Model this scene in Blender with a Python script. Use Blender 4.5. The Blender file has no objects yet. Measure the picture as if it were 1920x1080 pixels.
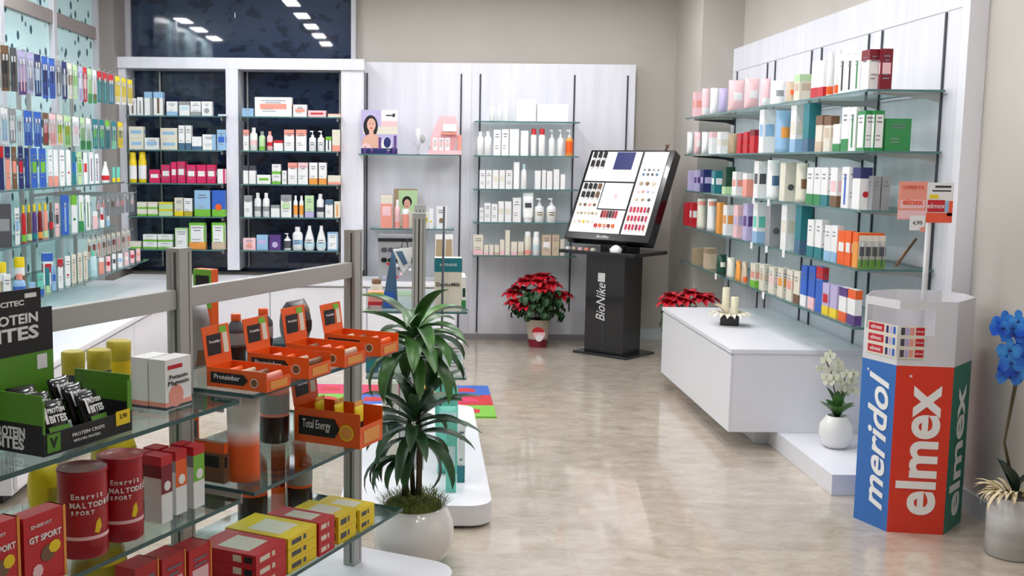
import bpy, math, random
import numpy as np
from mathutils import Vector, Matrix
random.seed(7)
S = bpy.context.scene
COL = S.collection
# ---------------------------------------------------------------- camera
F, PX, PY, CH = 2050.0, 793.0, 540.0, 1.53
PITCH, ROLL = math.atan(240/F), .010
FW = np.array([0, math.cos(PITCH), -math.sin(PITCH)]); R0 = np.array([1., 0, 0]); U0 = np.array([0, math.sin(PITCH), math.cos(PITCH)])
RR = math.cos(ROLL)*R0+math.sin(ROLL)*U0
UU = -math.sin(ROLL)*R0+math.cos(ROLL)*U0
CC = np.array([0, 0, CH])
cam = bpy.data.cameras.new('camera'); co = bpy.data.objects.new('camera', cam); COL.objects.link(co)
cam.sensor_fit = 'HORIZONTAL'; cam.sensor_width = 36; cam.lens = F/1920*36; cam.shift_x = (960-PX)/1920; cam.clip_start = .02
co.matrix_world = Matrix(((RR[0], UU[0], -FW[0], 0), (RR[1], UU[1], -FW[1], 0), (RR[2], UU[2], -FW[2], CH), (0, 0, 0, 1)))
S.camera = co
# ---------------------------------------------------------------- world, colour management
S.view_settings.view_transform = 'Standard'; S.view_settings.look = 'None'; S.view_settings.gamma = 1
S.view_settings.exposure = .82
w = bpy.data.worlds.new('night'); S.world = w; w.use_nodes = True
w.node_tree.nodes['Background'].inputs[0].default_value = (.02, .03, .05, 1); w.node_tree.nodes['Background'].inputs[1].default_value = 1
LAMP = 38.0          # strength of the ceiling panels
S.cycles.max_bounces = 10; S.cycles.transparent_max_bounces = 24
# ---------------------------------------------------------------- surveying helpers (photo measurements to points of the shop)
def ray(u, v): return FW+RR*(u-PX)/F-UU*(v-PY)/F
def hit(u, v, **k):
    (a, val), = k.items(); i = 'xyz'.index(a); d = ray(u, v)
    return CC+d*(val-CC[i])/d[i]
def proj(p):
    q = np.array(p, float)-CC; ww = q@FW
    return PX+F*(q@RR)/ww, PY-F*(q@UU)/ww
def along(P, D, u=None, v=None):
    q = np.array(P, float)-CC; D = np.array(D, float)
    if u is not None: k = (u-PX)/F; return (k*(q@FW)-(q@RR))/((D@RR)-k*(D@FW))
    k = -(v-PY)/F; return (k*(q@FW)-(q@UU))/((D@UU)-k*(D@FW))
def up(P, v): return along(P, (0, 0, 1), v=v)
# ---------------------------------------------------------------- materials
MC = {}
def lin(c):
    return tuple(x/12.92 if x <= .04045 else ((x+.055)/1.055)**2.4 for x in (q/255 for q in c))
def mat(name, rgb, rough=.45, metal=0, emit=0, spec=.5, coat=0, trans=None):
    m = bpy.data.materials.new(name); m.use_nodes = True; b = m.node_tree.nodes['Principled BSDF']
    c = lin(rgb); b.inputs['Base Color'].default_value = (*c, 1); b.inputs['Roughness'].default_value = rough; b.inputs['Metallic'].default_value = metal
    b.inputs['Specular IOR Level'].default_value = spec; b.inputs['Coat Weight'].default_value = coat
    if emit: b.inputs['Emission Color'].default_value = (*c, 1); b.inputs['Emission Strength'].default_value = emit
    return m
def noisy(name, rgb1, rgb2, scale=(6, 6, 6), rough=.5, detail=4, r2=None, bump=0, lo=.35, hi=.65, typ='noise'):
    m = mat(name, rgb1, rough); nt = m.node_tree; b = nt.nodes['Principled BSDF']
    tc = nt.nodes.new('ShaderNodeTexCoord'); mp = nt.nodes.new('ShaderNodeMapping'); mp.inputs['Scale'].default_value = scale
    nz = nt.nodes.new('ShaderNodeTexNoise'); nz.inputs['Scale'].default_value = 1; nz.inputs['Detail'].default_value = detail
    cr = nt.nodes.new('ShaderNodeValToRGB'); cr.color_ramp.elements[0].position = lo; cr.color_ramp.elements[1].position = hi
    cr.color_ramp.elements[0].color = (*lin(rgb1), 1); cr.color_ramp.elements[1].color = (*lin(rgb2), 1)
    nt.links.new(tc.outputs['Object'], mp.inputs[0]); nt.links.new(mp.outputs[0], nz.inputs['Vector']); nt.links.new(nz.outputs[0], cr.inputs[0]); nt.links.new(cr.outputs[0], b.inputs['Base Color'])
    if bump:
        bp = nt.nodes.new('ShaderNodeBump'); bp.inputs['Strength'].default_value = bump; bp.inputs['Distance'].default_value = .01
        nt.links.new(nz.outputs[0], bp.inputs['Height']); nt.links.new(bp.outputs[0], b.inputs['Normal'])
    return m
def glassmat(name, rgb, base=.08, rough=.02, fac=.35):
    # thin clear sheet: mostly see-through, reflecting more at grazing angles
    m = bpy.data.materials.new(name); m.use_nodes = True; nt = m.node_tree; nt.nodes.remove(nt.nodes['Principled BSDF']); out = nt.nodes['Material Output']
    t = nt.nodes.new('ShaderNodeBsdfTransparent'); t.inputs[0].default_value = (*lin(rgb), 1)
    g = nt.nodes.new('ShaderNodeBsdfGlossy'); g.inputs['Roughness'].default_value = rough; g.inputs[0].default_value = (.9, .95, .95, 1)
    lw = nt.nodes.new('ShaderNodeLayerWeight'); lw.inputs[0].default_value = fac
    ma = nt.nodes.new('ShaderNodeMath'); ma.operation = 'MULTIPLY_ADD'; ma.inputs[1].default_value = .6; ma.inputs[2].default_value = base; ma.use_clamp = True
    mx = nt.nodes.new('ShaderNodeMixShader')
    nt.links.new(lw.outputs['Fresnel'], ma.inputs[0]); nt.links.new(ma.outputs[0], mx.inputs[0]); nt.links.new(t.outputs[0], mx.inputs[1]); nt.links.new(g.outputs[0], mx.inputs[2]); nt.links.new(mx.outputs[0], out.inputs[0])
    return m
# palette: code -> (name, rgb)
PAL = {'w': ('white', (240, 240, 240)), 'W': ('bright white', (250, 250, 250)), 'i': ('ivory', (228, 222, 205)), 'g': ('grey', (150, 152, 155)), 'G': ('dark grey', (82, 82, 88)), 'k': ('black', (28, 28, 32)),
 'r': ('red', (200, 32, 45)), 'R': ('dark red', (128, 22, 40)), 'p': ('pink', (244, 200, 204)), 'P': ('magenta', (214, 38, 96)), 'o': ('orange', (238, 98, 32)), 'O': ('amber', (236, 158, 70)), 's': ('salmon', (238, 156, 140)),
 'y': ('yellow', (240, 210, 30)), 'Y': ('olive yellow', (190, 175, 50)), 'n': ('brown', (120, 88, 62)), 'N': ('beige', (205, 185, 160)), 't': ('tan', (170, 150, 120)), 'l': ('lilac', (190, 180, 220)), 'v': ('purple', (90, 60, 130)),
 'b': ('blue', (50, 100, 195)), 'B': ('navy', (35, 45, 105)), 'c': ('light blue', (150, 190, 225)), 'e': ('pale cyan', (195, 225, 230)), 'm': ('mint', (110, 205, 185)), 'M': ('teal', (35, 125, 135)), 'a': ('slate blue', (75, 110, 140)),
 'd': ('green', (48, 142, 78)), 'D': ('dark green', (25, 70, 50)), 'f': ('lime green', (120, 190, 60)), 'h': ('pale green', (190, 222, 170)), 'x': ('dark', (70, 72, 85))}
def PM(code):
    if code not in MC: MC[code] = mat(PAL[code][0].replace(' ', '_')+'_print', PAL[code][1], .38)
    return MC[code]
# ---------------------------------------------------------------- mesh builder
class MB:
    def __init__(s): s.v = []; s.f = []; s.m = []; s.mats = []; s.sm = []
    def mi(s, m):
        if m not in s.mats: s.mats.append(m)
        return s.mats.index(m)
    def face(s, pts, m, smooth=False):
        n = len(s.v); s.v += [tuple(map(float, p)) for p in pts]; s.f.append(tuple(range(n, n+len(pts)))); s.m.append(s.mi(m)); s.sm.append(smooth); return s
    def mesh(s, vs, fs, m, smooth=False):
        n = len(s.v); s.v += [tuple(map(float, p)) for p in vs]; k = s.mi(m)
        for f in fs: s.f.append(tuple(i+n for i in f)); s.m.append(k); s.sm.append(smooth)
        return s
    def box(s, x0, x1, y0, y1, z0, z1, m):
        if x0 > x1: x0, x1 = x1, x0
        if y0 > y1: y0, y1 = y1, y0
        if z0 > z1: z0, z1 = z1, z0
        vs = [(x0, y0, z0), (x1, y0, z0), (x1, y1, z0), (x0, y1, z0), (x0, y0, z1), (x1, y0, z1), (x1, y1, z1), (x0, y1, z1)]
        return s.mesh(vs, [(0, 3, 2, 1), (4, 5, 6, 7), (0, 1, 5, 4), (1, 2, 6, 5), (2, 3, 7, 6), (3, 0, 4, 7)], m)
    def prism(s, poly, z0, z1, m, top=None):
        n = len(poly); vs = [(x, y, z0) for x, y in poly]+[(x, y, z1) for x, y in poly]
        s.mesh(vs, [tuple(reversed(range(n)))]+[(i, (i+1) % n, (i+1) % n+n, i+n) for i in range(n)], m)
        s.mesh([(x, y, z1) for x, y in poly], [tuple(range(n))], top or m); return s
    def lathe(s, prof, m, seg=16, cx=0, cy=0, sx=1, sy=1, caps=True, smooth=True):
        vs = []; fs = []
        for r, z in prof:
            for k in range(seg):
                a = 2*math.pi*k/seg; vs.append((cx+r*sx*math.cos(a), cy+r*sy*math.sin(a), z))
        for j in range(len(prof)-1):
            for k in range(seg):
                a, b = j*seg+k, j*seg+(k+1) % seg; fs.append((a, b, b+seg, a+seg))
        s.mesh(vs, fs, m, smooth)
        if caps:
            s.mesh(vs[:seg], [tuple(reversed(range(seg)))], m); s.mesh(vs[-seg:], [tuple(range(seg))], m)
        return s
    def tube(s, pts, r, m, seg=6, smooth=True):
        pts = [np.array(p, float) for p in pts]; rs = r if isinstance(r, (list, tuple)) else [r]*len(pts); vs = []; fs = []
        for i, p in enumerate(pts):
            d = pts[min(i+1, len(pts)-1)]-pts[max(i-1, 0)]; d = d/(np.linalg.norm(d)+1e-9)
            a = np.array([0, 0, 1.]) if abs(d[2]) < .9 else np.array([1., 0, 0])
            e1 = np.cross(d, a); e1 /= np.linalg.norm(e1); e2 = np.cross(d, e1)
            for k in range(seg):
                t = 2*math.pi*k/seg; vs.append(p+rs[i]*(e1*math.cos(t)+e2*math.sin(t)))
        for j in range(len(pts)-1):
            for k in range(seg):
                a, b = j*seg+k, j*seg+(k+1) % seg; fs.append((a, a+seg, b+seg, b))
        fs.append(tuple(range(seg))); fs.append(tuple(reversed(range((len(pts)-1)*seg, len(pts)*seg))))
        return s.mesh(vs, fs, m, smooth)
    def leaf(s, p0, dirn, L, W, m, droop=.5, n=7, upn=(0, 0, 1), curl=.25, lift=.6, wav=0):
        # an arching blade with a folded midrib
        d = np.array(dirn, float); d /= np.linalg.norm(d); p = np.array(p0, float); side = np.cross(d, upn); side = side/(np.linalg.norm(side)+1e-9)
        vs = []; fs = []; h = lift; ang = h
        horiz = d.copy()
        for i in range(n+1):
            t = i/n; wd = W*math.sin(math.pi*min(1, (t*.93+.07)))**.75*(1 if t < .98 else .1)
            c = np.cross(side, horiz*math.cos(ang)+np.array([0, 0, 1])*math.sin(ang)); 
            vs += [p-side*wd/2+c*wd*curl, p, p+side*wd/2+c*wd*curl]
            ang = h-droop*2.6*(t+.5/n)
            p = p+(horiz*math.cos(ang)+np.array([0, 0, 1])*math.sin(ang))*L/n
        for i in range(n):
            a = 3*i; fs += [(a, a+1, a+4, a+3), (a+1, a+2, a+5, a+4)]
        return s.mesh(vs, fs, m, True)
    def build(s, name, parent=None, loc=None, rot=0, bevel=0, origin=None, label=None, cat=None, group=None, kind=None):
        me = bpy.data.meshes.new(name)
        vs = s.v if origin is None else [(x-origin[0], y-origin[1], z-origin[2]) for x, y, z in s.v]
        me.from_pydata(vs, [], s.f)
        for m in s.mats: me.materials.append(m)
        me.polygons.foreach_set('material_index', s.m); me.polygons.foreach_set('use_smooth', s.sm); me.update()
        o = bpy.data.objects.new(name, me); COL.objects.link(o)
        if parent: o.parent = parent
        if origin is not None and loc is None: loc = origin
        if loc is not None: o.location = [float(q) for q in loc]
        o.rotation_euler = (0, 0, rot)
        if bevel:
            b = o.modifiers.new('bevel', 'BEVEL'); b.width = bevel; b.segments = 2; b.limit_method = 'ANGLE'
        tag(o, label, cat, group, kind); return o
def tag(o, label=None, cat=None, group=None, kind=None):
    if label: o['label'] = label
    if cat: o['category'] = cat
    if group: o['group'] = group
    if kind: o['kind'] = kind
    return o
def empty(name, loc, rot=0, label=None, cat=None, group=None):
    o = bpy.data.objects.new(name, None); COL.objects.link(o); o.location = [float(q) for q in loc]; o.rotation_euler = (0, 0, rot); o.empty_display_size = .05
    return tag(o, label, cat, group)
def lettering(txt, size, m, parent, M4, name='lettering', shear=0, bold=0, width=None, ext=.0006, align='CENTER'):
    """flat raised letters; M4 = 4x4 placing the text plane (x right, y up, z out)"""
    cu = bpy.data.curves.new(name, 'FONT'); cu.body = txt; cu.size = size; cu.align_x = align; cu.align_y = 'CENTER'; cu.shear = shear; cu.offset = bold; cu.extrude = ext; cu.resolution_u = 2 if size < .1 else 6
    t = bpy.data.objects.new('tmp', cu); me = bpy.data.meshes.new_from_object(t); bpy.data.objects.remove(t)
    me.name = name
    co_ = np.empty(len(me.vertices)*3); me.vertices.foreach_get('co', co_); co_ = co_.reshape(-1, 3)
    if width and len(co_):
        cw = co_[:, 0].max()-co_[:, 0].min(); co_[:, 0] *= width/cw
        me.vertices.foreach_set('co', co_.ravel())
    me.transform(Matrix(M4)); me.materials.clear(); me.materials.append(m)
    o = bpy.data.objects.new(name, me); COL.objects.link(o)
    if parent: o.parent = parent
    return o
def frame4(o, x, y):
    x = np.array(x, float); x /= np.linalg.norm(x); y = np.array(y, float); y /= np.linalg.norm(y); z = np.cross(x, y)
    return ((x[0], y[0], z[0], o[0]), (x[1], y[1], z[1], o[1]), (x[2], y[2], z[2], o[2]), (0, 0, 0, 1))
# ---------------------------------------------------------------- common materials
M_beige = noisy('beige_plaster', (190, 184, 175), (197, 191, 183), (1.5, 1.5, 1.5), .8)
M_white = mat('white_lacquer', (236, 236, 242), .3)
M_panel = noisy('white_wood_panel', (228, 228, 237), (236, 236, 244), (14, 14, 1.2), .25, 5)
M_seam = mat('dark_slot', (70, 74, 82), .6)
M_steel = mat('brushed_steel', (176, 176, 174), .38, .4)
M_steel2 = mat('grey_aluminium', (178, 178, 175), .42, .1)
M_slot = mat('slot_shadow_grey', (84, 84, 84), .6)
M_glass = glassmat('clear_glass', (240, 250, 248))
M_gedge2 = mat('dark_glass_edge', (58, 92, 94), .15)
M_gedge = mat('green_glass_edge', (84, 122, 122), .15)
M_clear = glassmat('clear_plastic', (252, 253, 255), .06, .08, .2)
M_black = mat('gloss_black', (18, 18, 22), .22, coat=.4)
M_leaf = noisy('dark_green_leaf', (34, 76, 34), (84, 136, 62), (9, 9, 9), .35)
M_leaf2 = noisy('deep_green_leaf', (24, 58, 32), (50, 92, 48), (12, 12, 12), .45)
M_stem = noisy('brown_green_stem', (62, 60, 38), (96, 84, 56), (30, 30, 8), .7)
M_ceram = mat('white_glazed_ceramic', (238, 236, 232), .16, coat=.3)
M_txt = mat('dark_ink', (52, 54, 66), .5)
M_lamp = mat('lamp_diffuser', (250, 249, 252), .5, emit=LAMP)
# floor: polished beige stone slabs
def floor_mat():
    m = mat('polished_stone', (170, 155, 138), .16); nt = m.node_tree; b = nt.nodes['Principled BSDF']; N = nt.nodes.new; L = nt.links.new
    tc = N('ShaderNodeTexCoord'); mp = N('ShaderNodeMapping'); mp.inputs['Scale'].default_value = (2.6, 4.6, 1); mp.inputs['Rotation'].default_value = (0, 0, .12)
    L(tc.outputs['Object'], mp.inputs[0])
    n1 = N('ShaderNodeTexNoise'); n1.inputs['Scale'].default_value = 2.6; n1.inputs['Detail'].default_value = 12; n1.inputs['Roughness'].default_value = .78; n1.inputs['Distortion'].default_value = .5; L(mp.outputs[0], n1.inputs['Vector'])
    cr = N('ShaderNodeValToRGB'); e = cr.color_ramp.elements; e[0].position = .30; e[0].color = (*lin((170, 157, 138)), 1); e[1].position = .68; e[1].color = (*lin((212, 202, 187)), 1)
    x = cr.color_ramp.elements.new(.5); x.color = (*lin((197, 184, 166)), 1); L(n1.outputs[0], cr.inputs[0])
    br = N('ShaderNodeTexBrick'); br.offset = .5; br.inputs['Scale'].default_value = 1; br.inputs['Brick Width'].default_value = 1.2; br.inputs['Row Height'].default_value = .6; br.inputs['Mortar Size'].default_value = .0022
    br.inputs['Color1'].default_value = (1, 1, 1, 1); br.inputs['Color2'].default_value = (.86, .86, .87, 1); br.inputs['Mortar'].default_value = (.86, .85, .83, 1); L(tc.outputs['Object'], br.inputs['Vector'])
    mx = N('ShaderNodeMix'); mx.data_type = 'RGBA'; mx.blend_type = 'MULTIPLY'; mx.inputs['Factor'].default_value = 1; L(cr.outputs[0], mx.inputs['A']); L(br.outputs['Color'], mx.inputs['B']); L(mx.outputs['Result'], b.inputs['Base Color'])
    mr = N('ShaderNodeMapRange'); mr.inputs['To Min'].default_value = .06; mr.inputs['To Max'].default_value = .30; b.inputs['Coat Weight'].default_value = .5; b.inputs['Coat Roughness'].default_value = .04; b.inputs['Specular IOR Level'].default_value = .75; L(n1.outputs[0], mr.inputs[0]); L(mr.outputs[0], b.inputs['Roughness'])
    return m
def film_mat():     # frosted window film, pale with dark leaf shapes
    m = mat('frosted_leaf_film', (190, 222, 226), .25); nt = m.node_tree; b = nt.nodes['Principled BSDF']; N = nt.nodes.new; L = nt.links.new
    tc = N('ShaderNodeTexCoord'); mp = N('ShaderNodeMapping'); mp.inputs['Scale'].default_value = (1, 9, 7); L(tc.outputs['Object'], mp.inputs[0])
    vo = N('ShaderNodeTexVoronoi'); vo.inputs['Scale'].default_value = 1.25; vo.inputs['Randomness'].default_value = 1; L(mp.outputs[0], vo.inputs['Vector'])
    cr = N('ShaderNodeValToRGB'); e = cr.color_ramp.elements; e[0].position = .24; e[0].color = (*lin((48, 92, 104)), 1); e[1].position = .32; e[1].color = (*lin((206, 240, 242)), 1); L(vo.outputs['Distance'], cr.inputs[0]); L(cr.outputs[0], b.inputs['Base Color'])
    return m
def night_mat():    # window with the night behind it and etched leaves on it
    m = mat('night_window_glass', (48, 62, 92), .03); nt = m.node_tree; b = nt.nodes['Principled BSDF']; N = nt.nodes.new; L = nt.links.new
    tc = N('ShaderNodeTexCoord'); mp = N('ShaderNodeMapping'); mp.inputs['Scale'].default_value = (8, 1, 11); L(tc.outputs['Object'], mp.inputs[0])
    nz = N('ShaderNodeTexNoise'); nz.inputs['Scale'].default_value = 1.1; nz.inputs['Detail'].default_value = 2; nz.inputs['Distortion'].default_value = .3; L(mp.outputs[0], nz.inputs['Vector'])
    cr = N('ShaderNodeValToRGB'); e = cr.color_ramp.elements; e[0].position = .40; e[0].color = (*lin((30, 40, 62)), 1); e[1].position = .47; e[1].color = (*lin((48, 62, 88)), 1); L(nz.outputs[0], cr.inputs[0]); L(cr.outputs[0], b.inputs['Base Color'])
    b.inputs['Specular IOR Level'].default_value = .6
    return m
M_floor, M_film, M_night = floor_mat(), film_mat(), night_mat()
M_frame = mat('white_window_frame', (200, 200, 206), .4)
M_frameg = mat('taupe_window_frame', (150, 142, 138), .5)
# ================================================================ THE ROOM
CEIL = 2.98
def struct(mb, name, **k): return mb.build(name, kind='structure', **k)
struct(MB().box(-3.2, 3.2, -2.2, 10, -.05, 0, M_floor), 'floor')
struct(MB().box(-3.2, 3.2, -2.2, 10, CEIL, CEIL+.05, mat('ceiling_white', (225, 222, 216), .8)), 'ceiling')
struct(MB().box(-2.72, 2.6, 9.44, 9.55, 0, CEIL, M_beige), 'wall_back')
struct(MB().box(-3.2, 3.2, -2.2, -2.1, 0, CEIL, M_beige), 'wall_front')
struct(MB().box(2.45, 2.6, -2.1, 9.44, 0, CEIL, M_beige), 'wall_right')
struct(MB().box(2.13, 2.45, 8.58, 9.44, 0, CEIL, M_beige), 'wall_column')
struct(MB().box(-2.85, -2.70, -2.1, 9.44, 0, CEIL, M_beige), 'wall_left')
struct(MB().box(-2.70, -2.52, 9.02, 9.44, 0, CEIL, M_frameg), 'trim_1')        # pilaster in the left corner
M_base = mat('skirting_white', (205, 214, 214), .4)
struct(MB().box(2.432, 2.45, -2.1, 4.80, 0, .09, M_base), 'baseboard_right')
struct(MB().box(1.76, 2.13, 9.425, 9.44, 0, .09, M_base), 'baseboard_back')
struct(MB().box(2.115, 2.13, 8.58, 9.425, 0, .09, M_base), 'baseboard_column')
# back window (night outside), above and behind the shelving
struct(MB().box(-2.50, -.60, 9.405, 9.425, .56, CEIL, M_night), 'window_1')
mb = MB()
for a, b in ((-2.53, -2.48), (-.625, -.585)): mb.box(a, b, 9.36, 9.43, 2.34, CEIL, M_frame)
mb.box(-1.62, -1.605, 9.395, 9.43, 2.34, CEIL, M_night)
struct(mb, 'trim_2')
# left shop window: frosted panes in a light frame
yw = [3.0, 4.0, 5.0, 5.98, 6.97, 7.97, 9.0]
for i in range(6):
    struct(MB().box(-2.695, -2.68, yw[i], yw[i+1], .62, CEIL, M_film), 'window_%d' % (i+2))
mb = MB()
for y in yw: mb.box(-2.70, -2.64, y-.03, y+.03, 0, CEIL, M_frame)
mb.box(-2.70, -2.65, 3, 9, 2.47, 2.56, M_frameg)
struct(mb, 'trim_3')
# ceiling lamps: rows of recessed rectangular panels
lampspots = [(-1.25, y) for y in (8.4, 7.5, 6.6, 5.7, 4.8)]+[(-2.56, y) for y in (7.0, 6.2, 5.3)]+[(.35, y) for y in (8.35, 7.2, 6.0, 4.8, 3.6)]+[(1.45, y) for y in (8.3, 7.2, 6.1, 5.0, 3.9, 2.6)]+[(-.9, 3.2), (.6, 1.6), (-1.6, 1.6)]
NL = ['first', 'second', 'third', 'fourth', 'fifth', 'sixth']
def lamp_label(i, x, y):
    rows = {-1.25: 'over the left aisle', -2.56: 'along the left window', .35: 'over the middle of the shop', 1.45: 'before the right wall'}
    if x in rows:
        n = sorted((-q for p, q in lampspots if p == x)).index(-y); return 'recessed ceiling lamp %s, %s from the back wall' % (rows[x], NL[n])
    return 'recessed ceiling lamp near the entrance, %s' % {-.9: 'above the gondola', .6: 'on the right', -1.6: 'on the left'}[x]
for i_, (x, y) in enumerate(lampspots):
    o = empty('ceiling_lamp', (x, y, CEIL), label=lamp_label(i_, x, y), cat='lamp', group='recessed ceiling lamps')
    MB().box(-.08, .08, -.21, .21, -.012, -.001, M_white).build('frame', o)
    MB().box(-.062, .062, -.19, .19, -.016, -.0125, M_lamp).build('diffuser', o)
# ================================================================ WALL SHELVING, BACK
SZ = [1.87, 1.592, 1.32, 1.048, .775]      # five shelf heights used all round the shop
def glass_shelf(x0, x1, y0, y1, z, label, group, name='glass_shelf', edge=None):
    o = MB().box(x0, x1, y0, y1, z-.010, z, M_glass).build(name, label=label, cat='shelf', group=group, origin=((x0+x1)/2, (y0+y1)/2, z-.01))
    m = MB(); t = .0015; z0, z1 = z-.0102, z+.0002
    m.box(x0-t, x1+t, y0-t, y0, z0, z1, M_gedge); m.box(x0-t, x0, y0, y1, z0, z1, M_gedge); m.box(x1, x1+t, y0, y1, z0, z1, M_gedge)
    m.build('polished_edge', o, origin=((x0+x1)/2, (y0+y1)/2, z-.01), loc=(0, 0, 0)); return o
ORD = ['top', 'second', 'third', 'fourth', 'bottom']
BF = 9.02      # front edge of the back shelves
# dark bays
fr = empty('shelving_frame', (-1.5, 9.3, .6), label='white frame around the two dark window bays of shelving', cat='shelving')
def pt(m, name, o, **k):
    l = o.location; return m.build(name, o, origin=(l[0], l[1], l[2]), loc=(0, 0, 0), **k)
pt(MB().box(-2.575, -.50, 9.10, 9.40, 2.255, 2.345, M_panel), 'top_rail', fr)
pt(MB().box(-2.575, -2.46, 9.12, 9.40, .60, 2.254, M_panel), 'upright', fr)
pt(MB().box(-1.635, -1.535, 9.10, 9.40, .60, 2.254, M_panel), 'upright', fr)
pt(MB().box(-.69, -.505, 9.12, 9.40, .60, 2.254, M_panel), 'upright', fr)
for x in (-2.24, -1.66, -1.50, -.72): pt(MB().box(x-.006, x+.006, 9.37, 9.395, .60, 2.25, M_steel), 'slotted_rail', fr)
for k, z in enumerate(SZ):
    for x0, x1, nm in ((-2.44, -1.655, 'left'), (-1.515, -.705, 'right')):
        glass_shelf(x0, x1, BF, 9.36, z, '%s glass shelf in the %s dark window bay' % (ORD[k], nm), 'glass shelves in the dark bays')
        for x in (x0+.012, x1-.012): MB().box(x-.003, x+.003, 9.05, 9.36, z-.035, z-.0105, M_steel).build('shelf_bracket', label='slim metal bracket under the %s glass shelf, %s dark bay, %s end' % (ORD[k], nm, 'left' if x < (x0+x1)/2 else 'right'), cat='bracket')
# white panelled part
wp = empty('wall_panelling', (.6, 9.3, 0), label='tall white wood panelling with dark slots on the back wall', cat='panelling')
pt(MB().box(-.50, 1.765, 9.31, 9.40, 0, 2.34, M_panel), 'panel', wp)
m = MB()
for x in (-.485, .305, .465, 1.255, 1.70): m.box(x-.007, x+.007, 9.303, 9.3095, .25 if x > 1 else 0.06, 2.25, M_seam)
pt(m, 'slot', wp)
pt(MB().box(.39, .394, 9.307, 9.3095, .03, 2.32, M_frame), 'seam', wp)
pt(MB().box(-.49, 1.765, 9.300, 9.3095, 0, .05, mat('kick_grey', (150, 146, 148), .5)), 'kick_strip', wp)
for k, z in enumerate(SZ):
    glass_shelf(.41, 1.262, 8.98, 9.30, z-.02, '%s glass shelf on the white back panel, beside the make-up stand' % ORD[k], 'glass shelves on the white back panel')
glass_shelf(-.535, .285, 8.98, 9.30, 1.575, 'upper glass shelf on white panel holding poster and pink house stand', 'glass shelves left of the white panel')
glass_shelf(-.44, .25, 8.98, 9.30, .968, 'lower glass shelf on white panel holding the portrait card', 'glass shelves left of the white panel')
# low white counter along back and left walls
ct = empty('low_counter', (-1.4, 9.0, 0), label='long low white counter running under the dark shelving bays', cat='counter')
pt(MB().box(-2.45, .28, 8.60, 9.095, .53, .56, M_white), 'worktop', ct, bevel=.003)
pt(MB().box(-2.45, .27, 8.64, 9.09, .06, .5295, M_white), 'carcass', ct)
for x0, x1 in ((-1.70, -1.22), (-1.21, -.45), (-.44, .26)): pt(MB().box(x0, x1, 8.62, 8.639, .08, .515, M_white), 'drawer_front', ct, bevel=.003)
pt(MB().box(-2.4, .25, 8.70, 9.05, 0, .0595, M_seam), 'plinth', ct)
ct = empty('low_counter', (-2.2, 6.8, 0), label='low white counter under the toothbrush shelves on the left', cat='counter')
pt(MB().box(-2.63, -1.75, 4.6, 8.59, .53, .56, M_white), 'worktop', ct, bevel=.003)
pt(MB().box(-2.62, -1.78, 4.62, 8.58, .06, .5295, M_white), 'carcass', ct)
for y0, y1 in ((4.64, 5.6), (5.61, 6.6), (6.61, 7.6), (7.61, 8.57)): pt(MB().box(-1.779, -1.762, y0, y1, .08, .515, M_white), 'drawer_front', ct, bevel=.003)
pt(MB().box(-2.6, -1.85, 4.7, 8.5, 0, .0595, M_seam), 'plinth', ct)
# ================================================================ RIGHT WALL UNIT
XP = 2.375
ru = empty('wall_panelling', (2.41, 6.8, 0), label='white panelling with slotted rails behind right glass shelves', cat='panelling')
pt(MB().box(XP, 2.449, 4.93, 8.575, 0, 2.40, M_panel), 'panel', ru)
pt(MB().box(XP-.01, 2.449, 4.86, 4.929, 0, 2.42, M_white), 'end_panel', ru)
RP = [8.44, 7.70, 7.53, 6.83, 6.66, 5.96, 5.79, 5.09]
for y in RP: pt(MB().box(XP-.008, XP-.0005, y-.007, y+.007, .12, 2.22, M_seam), 'slotted_rail', ru)
pt(MB().box(XP-.003, XP-.0005, 4.94, 8.57, 2.225, 2.229, M_frame), 'seam', ru)
for k, z in enumerate(SZ):
    glass_shelf(2.01, 2.362, 5.04, 8.50, z, '%s glass shelf of the long unit on the right wall' % ORD[k], 'long glass shelves on the right wall')
    for j, y in enumerate(RP):
        m = MB(); ye = y-.004
        m.mesh([(2.06, ye, z-.011), (2.364, ye, z-.011), (2.364, ye, z-.055), (2.30, ye, z-.036), (2.06, ye, z-.018), (2.06, ye+.008, z-.011), (2.364, ye+.008, z-.011), (2.364, ye+.008, z-.055), (2.30, ye+.008, z-.036), (2.06, ye+.008, z-.018)],
               [(0, 4, 3, 2, 1), (5, 6, 7, 8, 9), (0, 1, 6, 5), (1, 2, 7, 6), (2, 3, 8, 7), (3, 4, 9, 8), (4, 0, 5, 9)], M_steel2 if j else M_black)
        m.build('shelf_bracket', origin=(2.36, y, z-.011), label='metal bracket under the %s shelf on the right wall, %s from the near end' % (ORD[k], ['eighth', 'seventh', 'sixth', 'fifth', 'fourth', 'third', 'second', 'first'][j]), cat='bracket', group='shelf brackets on the right wall')
# floating bench and plinth
be = empty('bench_cabinet', (2.0, 6.5, .1), label='white floating box bench below the right wall shelves', cat='cabinet')
pt(MB().box(1.635, 2.366, 5.72, 7.40, .525, .55, M_white), 'top', be, bevel=.002)
pt(MB().box(1.655, 2.366, 5.725, 7.395, .1005, .5245, M_white), 'carcass', be, bevel=.002)
pt(MB().box(1.640, 1.6545, 5.725, 7.395, .1005, .515, M_white), 'drawer_front', be, bevel=.002)
MB().prism([(1.905, 4.935), (2.365, 4.935), (2.365, 7.3), (1.83, 7.3), (1.83, 5.87), (1.905, 5.87)], 0, .10, M_white).build('low_plinth', origin=(2.1, 6, 0), bevel=.003, label='low white floor plinth that carries the bench and white orchid', cat='plinth')
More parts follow.
